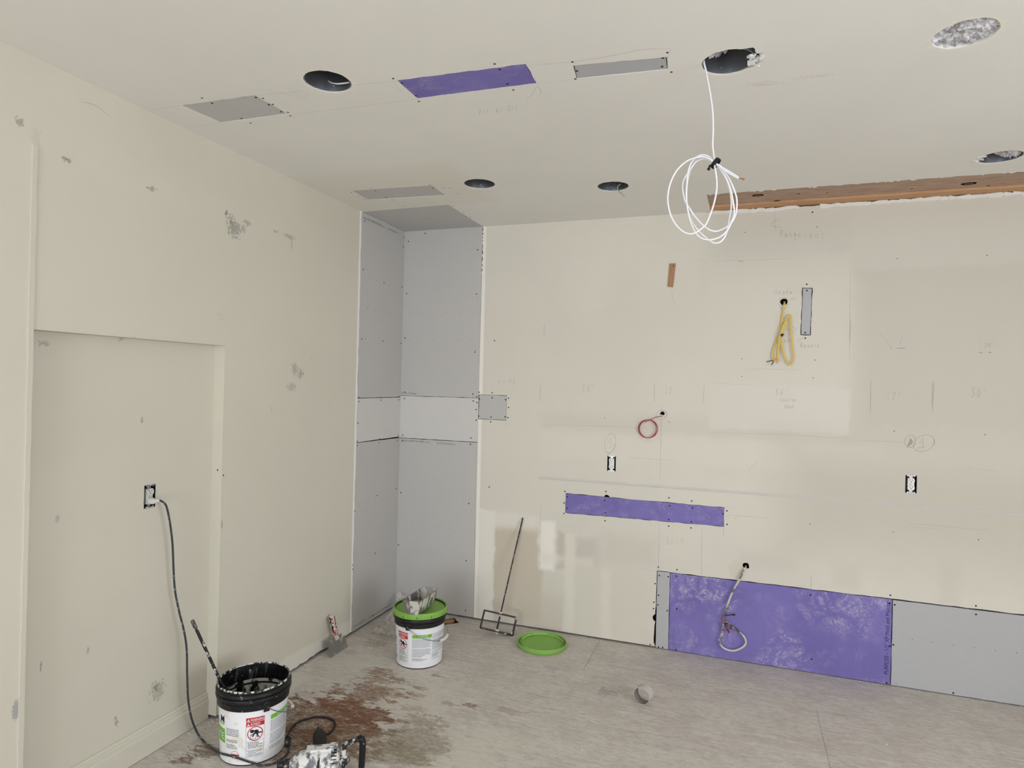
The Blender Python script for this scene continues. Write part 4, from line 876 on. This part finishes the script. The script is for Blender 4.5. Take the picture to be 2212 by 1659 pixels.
# =================================================================== THINGS ON THE FLOOR
# ---- joint compound buckets
def r_sleeve(z): return .1338 + .0425 * z
def bucket(c, ang, label, group, is_open):
    t = thing('joint_compound_bucket', (c[0], c[1], 0), label, 'bucket', group); C = (c[0], c[1], 0)
    col = [(.1425, .236), (.150, .2375), (.1515, .262), (.149, .2645), (.1565, .270), (.158, .279), (.156, .286), (.1505, .2885), (.157, .2925), (.158, .300), (.155, .3065), (.150, .309), (.1515, .318), (.149, .3215), (.1465, .3215)]
    MB().lathe([(.0005, 0), (.130, 0), (.133, .003), (.133, .006), (.1425, .236)], C, 64).build('bucket_body', M['black_plastic'], t, 30)
    MB().lathe(col + [(.1445, .315), (.1435, .25)], C, 64).build('collar', M['black_muddy'] if is_open else M['black_plastic'], t, 40)
    sl = MB().lathe([(.1325, .0065), (r_sleeve(.0065), .0065), (r_sleeve(.236), .236), (.1425, .236)], C, 64).build('label_sleeve', M['bucket_white_dirty'] if is_open else M['bucket_white'], t, 30)
    if is_open:
        MB().lathe([(.1465, .3215), (.1445, .315), (.1435, .25), (.129, .008), (.0005, .008)], C, 64).build('inner_wall', M['black_muddier'], t, 40)
        MB().lathe([(.1518, .317), (.150, .3225), (.1465, .3232), (.1452, .318)], C, 64).build('rim', M['rim_muddy'], t, 40)
        MB().lathe([(.1325, .035), (.10, .040), (.05, .036), (.0005, .038)], C, 40).build('leftover_compound', M['black_muddier'], t, 50)
    else:
        lid = MB().lathe([(.153, .2925), (.1600, .2925), (.1612, .296), (.1612, .317), (.1585, .3245), (.1545, .3265), (.151, .3255), (.149, .3165), (.1465, .314), (.140, .3125), (.0005, .3125)], C, 72).build('bucket_lid', M['lid_green'], t, 35)
        for k in range(12):
            th = ang + k * math.pi / 6 + .12; e = Vector((math.cos(th), math.sin(th), 0)); s = Vector((-e.y, e.x, 0))
            MB().obox(Vector(C) + e * .1610 + Vector((0, 0, .3035)), e * .0008, s * .0016, (0, 0, .0055)).build('lid_slot', M['screw'], lid)
    # wire bail with its grip
    hub = ang + math.radians(16.5); A = Vector((math.cos(hub), math.sin(hub), 0)); O_ = Vector((-A.y, A.x, 0)); Zv = Vector((0, 0, 1)); z0 = .250
    for sgn in (1, -1):
        b = Vector(C) + A * (.150 * sgn) + Zv * z0
        MB().lathe([(.017, -.002), (.017, .004), (.013, .005), (.012, .009), (.0005, .009)], b, 20, (O_ * sgn, Zv, A * sgn)).obox(b - Zv * .012 + A * (.003 * sgn), O_ * .012, A * .003, Zv * .010).build('bail_boss', M['black_plastic'], t, 40)
    def bp(a): return Vector(C) + A * (.162 * math.cos(a)) + O_ * (.1665 * math.sin(a)) + Zv * (z0 - .098 * math.sin(a) ** .8)
    pts = [bp(math.pi * i / 40) for i in range(41)]
    MB().tube(pts, .0019, 8).build('wire_bail', M['metal'], t, 50)
    g = [bp(math.pi / 2 + d) for d in (-.30, -.15, 0, .15, .30)]
    MB().tube(g, [.0072, .0082, .0082, .0082, .0072], 14).build('bail_grip', M['outlet'], t, 50)
    # print on the sleeve
    def w(a, b, d): rr = r_sleeve(b) + d; th = ang + a / .138; return Vector((c[0] + rr * math.cos(th), c[1] + rr * math.sin(th), b))
    mats = [M['label_red'], M['label_white'], M['label_black'], M['label_green'], M['label_grey'], M['label_dark']]
    def R(mb, a0, b0, a1, b1, mi, d=.0005):
        n = max(1, int(abs(a1 - a0) / .006)); vs = [w(a0 + (a1 - a0) * i / n, b, d) for b in (b0, b1) for i in range(n + 1)]
        mb.add(vs, [(i, i + 1, n + 2 + i, n + 1 + i) for i in range(n)], mi)
    def lines(mb, a0, a1, z1, z0, step, hgt, mi, seed, fill=.85):
        rn = random.Random(seed); z = z1
        while z > z0:
            if rn.random() > .10:
                a = a0; end = a0 + (a1 - a0) * (rn.uniform(.55, 1) if rn.random() < .35 else 1)
                while a < end - .002:
                    ln = min(rn.uniform(.004, .014), end - a); R(mb, a, z, a + ln, z + hgt, mi); a += ln + .0015
            z -= step
    m = MB()
    R(m, -.036, .190, .036, .2085, 0); R(m, -.036, .1705, .036, .1885, 0)
    for a0, s, zb in ((-.033, 'WARNING', .1935), (-.033, 'AVISO', .1740)):
        m.add([w(a0, zb, .001), w(a0 + .012, zb, .001), w(a0 + .006, zb + .0115, .001)], [(0, 1, 2)], 1)
        R(m, a0 + .0055, zb + .003, a0 + .0066, zb + .008, 0, .0014)
        put_text(m, s, (a0 + .0135, zb), (a0 + (.067 if s == 'WARNING' else .052), zb), .011, w, .001, 1, .012)
    for a in (-.036, .036): R(m, a - .0004, .036, a + .0004, .171, 5)
    for z in (.036, .0705, .1065): R(m, -.036, z, .036, z + .0007, 5)
    n = 40; cz = .1385
    for r0, r1 in ((.0275, .0308),):
        vs = [w(r * math.cos(6.2832 * i / n), cz + r * math.sin(6.2832 * i / n), .0008) for r in (r0, r1) for i in range(n)]; m.add(vs, [(i, (i + 1) % n, n + (i + 1) % n, n + i) for i in range(n)], 0)
    def poly(pts, mi, d=.0006): m.add([w(a, cz + b, d) for a, b in pts], [tuple(range(len(pts)))], mi)
    poly([(-.0125 + .008 * math.cos(.4 * i), .0115 + .0075 * math.sin(.4 * i)) for i in range(16)], 2)
    poly([(-.005, .014), (.004, .0165), (.012, .013), (.0145, .004), (.012, -.004), (.013, -.018), (.0085, -.018), (.0065, -.004), (-.002, .0)], 2)
    poly([(-.005, .004), (.001, .002), (-.008, -.0145), (-.0125, -.012)], 2); poly([(-.009, .002), (-.0055, .004), (-.013, -.008), (-.0165, -.006)], 2); poly([(.0145, .004), (.0265, .004), (.0265, -.002), (.0225, -.0015), (.014, -.002)], 2)
    poly([(-.019, .0), (-.017, .0), (-.016, -.020), (-.018, -.021)], 5); poly([(.0035, -.004), (.0055, -.004), (.004, -.021), (.002, -.021)], 5); poly([(-.018, -.021), (.004, -.021), (.0035, -.0225), (-.0175, -.0225)], 5)
    poly([(-.0205, .0185), (-.0185, .0205), (.0205, -.0185), (.0185, -.0205)], 0, .0012)
    for z in (.100, .088, .078, .064, .052, .042): R(m, -.033, z, -.0305, z + .0025, 2)
    lines(m, -.028, .030, .100, .0735, .0058, .0022, 2, 4); lines(m, -.028, .030, .064, .040, .0058, .0022, 5, 5)
    o = m.build('warning_print', mats, sl); tag(o, 'red and white warning panel with a pictogram')
    m = MB(); R(m, .063, .181, .176, .200, 3); put_text(m, 'ULTRA LITE', (.096, .1845), (.150, .1845), .0115, w, .001, 1, .01)
    lines(m, .063, .172, .1735, .085, .0052, .0022, 4, 6); lines(m, .063, .150, .080, .046, .0060, .0022, 5, 7); lines(m, .181, .285, .196, .192, .0058, .0026, 5, 8); lines(m, .181, .285, .188, .085, .0052, .0022, 4, 9); lines(m, .181, .235, .080, .046, .006, .0022, 5, 10)
    o = m.build('instruction_print', mats, sl); tag(o, 'green band over columns of small grey text')
    m = MB(); lines(m, -.128, -.066, .156, .118, .0068, .0026, 5, 11); lines(m, -.128, -.072, .108, .070, .0068, .0026, 5, 12)
    R(m, -.205, .088, -.137, .150, 3); put_text(m, 'LITE', (-.200, .105), (-.141, .105), .028, w, .0022, 1, .005); put_text(m, 'M', (-.165, .176), (-.139, .176), .030, w, .0018, 2, .005); R(m, -.205, .166, -.140, .171, 3)
    vs = [w(-.083 + r * math.cos(6.2832 * i / 30), .048 + r * math.sin(6.2832 * i / 30), .0006) for r in (.0165, .0178) for i in range(30)]; m.add(vs, [(i, (i + 1) % 30, 30 + (i + 1) % 30, 30 + i) for i in range(30)], 0); R(m, -.099, .045, -.064, .051, 0); R(m, -.095, .0395, -.066, .0415, 0)
    o = m.build('brand_print', mats, sl); tag(o, 'green block, black letter and small text paragraph')
    return t
C1, C2 = (.330, -1.828), (.578, -.725)
bucket(C1, math.radians(-45.5), 'open joint compound bucket caked with mud inside, standing by the wall recess', 'joint compound buckets', True)
bucket(C2, math.radians(-106), 'closed white joint compound bucket with a green lid and a mud pan on top', 'joint compound buckets', False)

# ---- mud pan on the closed bucket
zb, zt = .3275, .410
pb4 = [Vector(p) for p in ((.577, -.893, zb), (.645, -.884, zb), (.641, -.672, zb), (.573, -.681, zb))]
pt4 = [Vector(p) for p in ((.560, -.912, zt), (.661, -.897, zt), (.653, -.642, zt), (.555, -.656, zt))]
t = thing('mud_pan', (.608, -.78, zb), 'stainless steel mud pan smeared with compound, sitting on the green bucket lid', 'mud pan')
m = MB(); th_ = .0016
def wallq(a, b, c_, d, nrm): m.add([a, b, c_, d, a + nrm, b + nrm, c_ + nrm, d + nrm], [(0, 1, 2, 3), (7, 6, 5, 4), (0, 4, 5, 1), (1, 5, 6, 2), (2, 6, 7, 3), (3, 7, 4, 0)])
ctr = Vector((.608, -.78, 0))
for i in range(4):
    j = (i + 1) % 4; mid = (pb4[i] + pb4[j]) / 2; nn = (ctr - mid); nn.z = 0; wallq(pb4[i], pb4[j], pt4[j], pt4[i], nn.normalized() * th_)
wallq(*pb4, Vector((0, 0, th_))); m.build('pan_body', M['pan'], t)
m = MB(); m.tube([pt4[0], pt4[1], pt4[2], pt4[3], pt4[0]], .0019, 6); m.build('pan_rim', M['metal'], t)

# ---- loose green lid, underside up
LC = (1.195, -.24)
t = thing('bucket_lid', (LC[0], LC[1], 0), 'loose green bucket lid lying upside down on the plywood', 'bucket lid')
CC = (LC[0], LC[1], 0)
MB().lathe([(.0005, 0), (.148, 0), (.153, .004), (.1555, .012), (.1560, .028), (.1540, .031), (.1515, .030), (.1500, .020), (.1470, .012), (.1440, .004), (.1390, .004), (.1372, .022), (.1340, .022), (.1325, .012), (.10, .011), (.0005, .011)], CC, 72).build('lid_shell', M['lid_green_muddy'], t, 35)
m = MB()
for k in range(60):
    th = 2 * math.pi * k / 60; e = Vector((math.cos(th), math.sin(th), 0)); s = Vector((-e.y, e.x, 0)); m.obox(Vector(CC) + e * .1275 + Vector((0, 0, .0135)), e * .0055, s * .0011, (0, 0, .0050))
m.build('lid_ribs', M['lid_green_muddy'], t)['kind'] = 'stuff'
m = MB(); m.lathe([(.1366, .0215), (.1360, .0236), (.1345, .0236), (.1339, .0215)], CC, 72); m.build('mud_ring', splattered('thin_mud_film', (150, 190, 110), (226, 228, 216), .40, .50, .6, 30), t, 40)

# ---- paddle mixer leaning on the back wall
Ba = Vector((.871, -.203, .027)); Ta = Vector((.969, -.008, .746)); d = (Ta - Ba).normalized(); wv = Vector((.204, .0, -.031)); wv = (wv - d * wv.dot(d)).normalized(); nv = d.cross(wv).normalized()
wv, nv = (wv * math.cos(.45) + nv * math.sin(.45)), (nv * math.cos(.45) - wv * math.sin(.45))
t = thing('mixing_paddle', (Ba.x, Ba.y, 0), 'long steel mixing paddle with a square frame, leaning on the back wall', 'mixing paddle')
MB().tube([Ba + d * .10, Ta], .0052, 6).build('shaft', M['rod_dark'], t)
MB().tube([Ba, Ba + d * .125], .0062, 8).build('lower_shaft', M['rod_muddy'], t, 60)
hw, hh = .110, .112
for i, (a, b, ext) in enumerate(((Ba - wv * hw, Ba + wv * hw, .01), (Ba - wv * hw + d * hh, Ba + wv * hw + d * hh, .01))): MB().obox((a + b) / 2, wv * hw, d * .0032, nv * .019).build('frame_bar', M['black_frame'], t)
for s_ in (-1, 1): MB().obox(Ba + wv * (hw * s_) + d * (hh / 2), wv * .0032, d * (hh / 2 + .002), nv * .019).build('frame_bar', M['black_frame'], t)
rm = random.Random(3)
for cpos, rr in ((Ba + d * hh, .015), (Ba, .017), (Ba + wv * (hw - .007) + d * .008, .009), (Ba + wv * (hw - .006) + d * (hh - .008), .008)):
    m = MB(); n = 9; vs = []; 
    for i in range(n + 1):
        for j in range(12):
            ph = math.pi * i / n; th = 2 * math.pi * j / 12; e = Vector((math.sin(ph) * math.cos(th), math.sin(ph) * math.sin(th), math.cos(ph))); k = rr * (1 + .5 * mnoise.noise(e * 2.2 + cpos * 30)); vs.append(cpos + e * k)
    m.add(vs, [(i * 12 + j, i * 12 + (j + 1) % 12, (i + 1) * 12 + (j + 1) % 12, (i + 1) * 12 + j) for i in range(n) for j in range(12)]); m.build('dried_compound', M['chip'], t, 60)

# ---- muddy rod standing in the open bucket
top_r = CAM + ray(415, 1340) * 2.76; rimp = plane(476.5, 1472, 2, .322); dr = (rimp - top_r).normalized(); bot_r = top_r + dr * ((.046 - top_r.z) / dr.z)
t = thing('mixing_rod', tuple(bot_r), 'mud-spattered mixing rod leaning out of the open bucket', 'rod')
MB().tube([bot_r, top_r + dr * .034], .0068, 10).build('rod', M['rod_muddy'], t, 60)
MB().tube([top_r + dr * .036, top_r], .0080, 6).build('rod_end', M['rod_dark'], t)

# ---- taping knife leaning on the left wall
t = thing('taping_knife', (.088, -.826, 0), 'wide taping knife with a red mud-covered handle leaning on the left wall', 'taping knife')
b0, b1 = Vector((.088, -.914, .002)), Vector((.089, -.739, .002)); upv = Vector((-.30, .0, .955)).normalized(); yv = Vector((0, 1, 0)); nk = yv.cross(upv).normalized()
if nk.x < 0: nk = -nk
def K(a, b, n=0): return Vector((.088, -.8265, .002)) + yv * a + upv * b + nk * n
m = MB(); bl = [(-.0875, 0), (.0875, 0), (.084, .092), (-.084, .092)]
m.prism(bl, lambda a, b, dd: K(a, b, dd), -.0005, .0005); m.build('blade', M['blade'], t)
MB().obox(K(0, .084, .0016), yv * .0845, upv * .010, nk * .0018).build('blade_backing', M['pan'], t)
MB().obox(K(.004, .090, .0045), yv * .016, upv * .016, nk * .0035).build('ferrule', M['chip'], t)
hp = [(.100, .013, .008), (.112, .012, .009), (.124, .017, .010), (.140, .015, .011), (.165, .016, .012), (.190, .018, .0125), (.208, .019, .013), (.220, .015, .011), (.225, .004, .004)]
m = MB(); n = 16; vs = []
for b, wy, wn in hp:
    for j in range(n):
        th = 2 * math.pi * j / n; vs.append(K(.004 - (b - .1) * .06 + wy * math.cos(th), b, .004 + wn * math.sin(th)))
m.add(vs, [(i * n + j, i * n + (j + 1) % n, (i + 1) * n + (j + 1) % n, (i + 1) * n + j) for i in range(len(hp) - 1) for j in range(n)] + [tuple(range(n)), tuple(reversed(range((len(hp) - 1) * n, len(hp) * n)))])
hd = m.build('handle', M['knife_grip'], t, 60)
for s_ in (-1, 1):
    m = MB(); m.tube([K(.004 - (b - .1) * .06 + s_ * (wy + .001), b, .004) for b, wy, wn in hp[2:8]], [.003, .005, .006, .007, .007, .004], 8); m.build('side_grip', M['knife_grip_black'], hd, 60)
m = MB(); m.lathe([(.0005, -.004), (.015, -.004), (.0165, .004), (.012, .013), (.0005, .016)], K(-.003, .212, .004), 16, (yv, nk, upv)); m.build('handle_cap', M['chip'], hd, 50)

# ---- tape core ring on the floor
t = thing('cardboard_ring', (1.902, -.735, 0), 'grey-white cardboard tape core standing on its side on the plywood', 'cardboard ring')
ax = Vector((.26, 1, 0)).normalized(); rx = Vector((ax.y, -ax.x, 0)); cz = Vector((1.902, -.733, .0445)); Rr = .0445
MB().lathe([(Rr - .0025, -.027), (Rr, -.027), (Rr, .027), (Rr - .0025, .027)], cz, 48, (rx, Vector((0, 0, 1)), ax)).build('ring_shell', M['cardboard'], t, 40)
MB().lathe([(Rr - .0026, -.0268), (Rr - .003, 0), (Rr - .0026, .0268)], cz, 48, (rx, Vector((0, 0, 1)), ax)).build('ring_lining', M['cardboard_in'], t, 40)

# ---- crumpled plastic in the corner behind the bucket
t = thing('plastic_sheeting', (.15, -.30, 0), 'crumpled clear plastic film in the corner behind the closed bucket', 'plastic sheeting')
m = MB(); nu, nvv = 34, 26; vs = []
for i in range(nu + 1):
    for j in range(nvv + 1):
        u_, v_ = i / nu, j / nvv
        bx = .10 + .30 * u_ + .05 * mnoise.noise(Vector((u_ * 3, v_ * 3, 1))); by = -.52 + .44 * v_ + .03 * mnoise.noise(Vector((u_ * 4, v_ * 4, 5)))
        rise = .12 * max(0, v_ - .45) ** 1.3 * 2.2 * (1 - .7 * u_)
        z = .010 + abs(mnoise.fractal(Vector((u_ * 7, v_ * 8, 2.3)), .8, 2.1, 4)) * .045 + rise
        bx -= .11 * max(0, v_ - .4) * (1 - u_); z *= (1 if 0 < i < nu else .35)
        vs.append((max(bx, .008), min(by, -.012), max(z, .002)))
m.add(vs, [(i * (nvv + 1) + j, (i + 1) * (nvv + 1) + j, (i + 1) * (nvv + 1) + j + 1, i * (nvv + 1) + j + 1) for i in range(nu) for j in range(nvv)]); m.build('film', M['film'], t, 70)

# ---- mixer drill lying on the floor
axis = Vector((.868, .497, 0)).normalized(); side = Vector((-axis.y, axis.x, 0)); Zv = Vector((0, 0, 1))
Bc = Vector((.735, -1.885, .062))                      # middle of the motor housing
def D(a, s, z): return Bc + axis * a + side * s + Zv * z
t = thing('mixer_drill', (Bc.x, Bc.y, 0), 'mud-caked electric mixer drill with a loop handle lying on the floor', 'drill')
AX = (side, Zv, axis)
MB().lathe([(.0005, -.125), (.022, -.125), (.024, -.118), (.034, -.108), (.046, -.085), (.050, -.050), (.050, -.046)], Bc, 28, AX).build('gearbox', M['drill_white'], t, 35)
MB().lathe([(.050, -.046), (.056, -.044), (.057, .000), (.057, .040), (.053, .062), (.046, .070), (.030, .074), (.0005, .074)], Bc, 28, AX).build('motor_housing', M['drill_white'], t, 35)
MB().lathe([(.0575, -.012), (.0590, -.010), (.0590, -.004), (.0575, -.002)], Bc, 28, AX).build('housing_band', M['drill_handle'], t, 35)
MB().lathe([(.0005, -.175), (.013, -.175), (.016, -.170), (.016, -.150), (.022, -.146), (.022, -.125)], Bc, 20, AX).build('chuck', M['rod_muddy'], t, 35)
MB().obox(D(-.005, .0, .052), axis * .055, side * .020, Zv * .010).build('top_ridge', M['drill_white'], t)
MB().obox(D(.048, .008, .054), axis * .016, side * .014, Zv * .012).build('brush_cap', M['drill_white'], t)
for k in range(7):
    th = math.radians(-20 - 14 * k); e = side * math.cos(th) * -1 + Zv * -math.sin(th); pt = Bc + axis * .052 + e * .0545
    MB().obox(pt, axis * .011, axis.cross(e).normalized() * .0017, e * .0022).build('cooling_slot', M['screw'], t)
MB().tube([D(.070, 0, 0), D(.105, 0, .0)], .019, 14).build('handle_neck', M['drill_handle'], t, 50)
lp = [D(.092, 0, -.040), D(.090, 0, .040), D(.096, 0, .064), D(.150, 0, .086), D(.164, 0, .080), D(.166, 0, .040), D(.164, 0, -.034), D(.156, 0, -.050), D(.104, 0, -.054), D(.092, 0, -.040)]
MB().tube(smoothpath(lp[:4], 5), .0105, 10, 1.3, side).tube(smoothpath(lp[6:], 5), .0105, 10, 1.3, side).build('loop_handle', M['drill_handle'], t, 50)
MB().tube(smoothpath(lp[3:7], 5), .0135, 12, 1.2, side).build('loop_grip', M['black_muddy'], t, 50)
MB().lathe([(.014, 0), (.013, .012), (.006, .016), (.0005, .016)], D(.100, 0, .0), 16, (side, Zv, axis)).build('trigger_knob', M['metal'], t, 50)
# pistol grip pointing away, its cord loop
g0, g1 = Bc + side * .04 + Vector((0, 0, -.004)), Vector((.560, -1.665, .036))
gd = (g1 - g0); gl = gd.length; gd.normalize(); gx = gd.cross(Zv).normalized(); gz = gx.cross(gd)
MB().lathe([(.026, 0), (.027, gl * .45), (.029, gl * .62), (.029, gl * .84), (.026, gl * .93), (.018, gl * .975), (.0075, gl * .99), (.0065, gl * 1.20), (.0005, gl * 1.20)], g0, 24, (gx, gz, gd)).build('pistol_grip', M['black'], t, 40)
ce = g0 + gd * (gl * 1.18)
cp = [ce, ce + gd * .02 + Vector((.01, 0, -.012))] + [Fl(a, b, z) for a, b, z in ((706, 1586, .008), (718, 1577, .006), (724, 1566, .006), (720, 1556, .006), (704, 1550, .006), (684, 1549, .006), (664, 1553, .006), (644, 1560, .006), (630, 1572, .008), (622, 1586, .012), (622, 1596, .012))]
MB().tube(smoothpath(cp, 6), .0046, 9).build('power_cord', M['cord_black'], t, 60)
pe = cp[-1]

# ---- extension cord: outlet in the recess -> floor -> round the bucket
kX = crop(0, 1000, 2.518); ko = kX(838, 206)
plug_p = Lf(*ko, RX + .030); cord = []
for (a, b), x in (((868, 204), RX + .050), ((893, 218), RX + .056), ((908, 245), RX + .058), ((925, 330), RX + .058), ((938, 440), RX + .055), ((945, 600), RX + .05), ((953, 700), RX + .05), ((975, 810), RX + .055), ((1000, 910), RX + .06), ((1015, 1010), RX + .068), ((1018, 1150), RX + .078), ((1024, 1290), RX + .085), ((1045, 1400), RX + .09)): cord.append(Lf(*kX(a, b), x))
for a, b, z in ((429, 1588, .010), (440, 1601, .006), (452, 1612, .006)): cord.append(Fl(a, b, z))
for a, b in ((472, 1626), (490, 1631), (512, 1637), (532, 1644), (549, 1649)): cord.append(cyl_hit(a, b, C1, .1425))
for q in cord[-5:]: q.z = max(q.z, .006)
for a, b, z in ((562, 1653, .006), (584, 1651, .006), (603, 1643, .006), (619, 1630, .006), (624, 1612, .006), (621, 1600, .010)): cord.append(Fl(a, b, z))
t = thing('extension_cord', (cord[14].x, cord[14].y, 0), 'dark extension cord plugged into the recess outlet and trailing round the open bucket', 'extension cord')
MB().tube(smoothpath([plug_p + Vector((.012, .004, 0))] + cord, 6), .0044, 9).build('cord', M['cord'], t, 60)
lowf = Vector((RX + .004, LOUT[0], LOUT[1] - .0195))
pm = MB().tube([lowf + Vector((.0005, 0, 0)), lowf + Vector((.016, .001, 0)), (lowf + plug_p) / 2 + Vector((.012, .004, 0)), plug_p + Vector((.012, .004, 0)), cord[0]], [.0150, .0140, .0105, .0075, .0055], 12)
pm.build('plug', M['outlet_dirty'], t, 50)
MB().tube([cord[-1], cord[-1] + Vector((-.006, .012, .002)), pe], [.007, .013, .013], 10).build('socket_end', M['cord_black'], t, 50)
MB().tube([pe + Vector((.004, -.01, 0)), pe + Vector((.03, -.035, -.004)), pe + Vector((.042, -.05, -.004))], [.011, .012, .007], 10).build('drill_plug', M['rod_muddy'], t, 50)

# ---- crumbs of compound and plaster on the floor
rd = random.Random(21); white = MB(); brown = white
def crumb(mb, x, y, s):
    if any((x - a_) ** 2 + (y - b_) ** 2 < r_ * r_ for a_, b_, r_ in ((C1[0], C1[1], .16), (C2[0], C2[1], .16), (LC[0], LC[1], .18))): return
    a = rd.uniform(0, 6.28); ux = Vector((math.cos(a), math.sin(a), 0)); uy = Vector((-ux.y, ux.x, 0)); k = rd.uniform(.35, .9)
    vs = [Vector((x, y, 0)) + ux * (s * cx_) + uy * (s * k * cy_) + Vector((0, 0, zz)) for cx_, cy_, zz in ((-1, -.6, .0), (.8, -1, 0), (1, .7, 0), (-.5, 1, 0), (.1, 0, s * rd.uniform(.35, .8)))]
    mb.add(vs, [(0, 1, 4), (1, 2, 4), (2, 3, 4), (3, 0, 4), (3, 2, 1, 0)])
for i in range(240): crumb(white, rd.uniform(.25, 3.9), rd.uniform(-2.2, -.03), rd.choice((.0012, .0016, .002, .0028)))
for i in range(160): crumb(white if rd.random() < .7 else brown, rd.uniform(.66, 3.9), -rd.uniform(.0, .022) - .001, rd.uniform(.002, .006))
for i in range(150): crumb(white if rd.random() < .5 else brown, .004 + rd.uniform(0, .03), rd.uniform(-1.70, -.56), rd.uniform(.002, .007))
for i in range(50): crumb(white if rd.random() < .5 else brown, rd.uniform(-.03, .05), rd.uniform(-1.85, -1.68), rd.uniform(.002, .006))
for a, b, s in ((1257, 1619, .011), (1131, 1613, .005), (1320, 1612, .004), (1830, 1587, .006), (1915, 1608, .007), (1391, 1535, .004), (430, 1639, .010), (1344, 1472, .004), (1362, 1473, .004), (449, 1575, .008), (455, 1567, .006), (1265, 1625, .005)):
    p = Fl(a, b); crumb(white, p.x, p.y, s)
o = white.build('plaster_crumbs', M['chip']); tag(o, 'white crumbs of plaster and compound scattered over the plywood', 'debris', None, 'stuff')
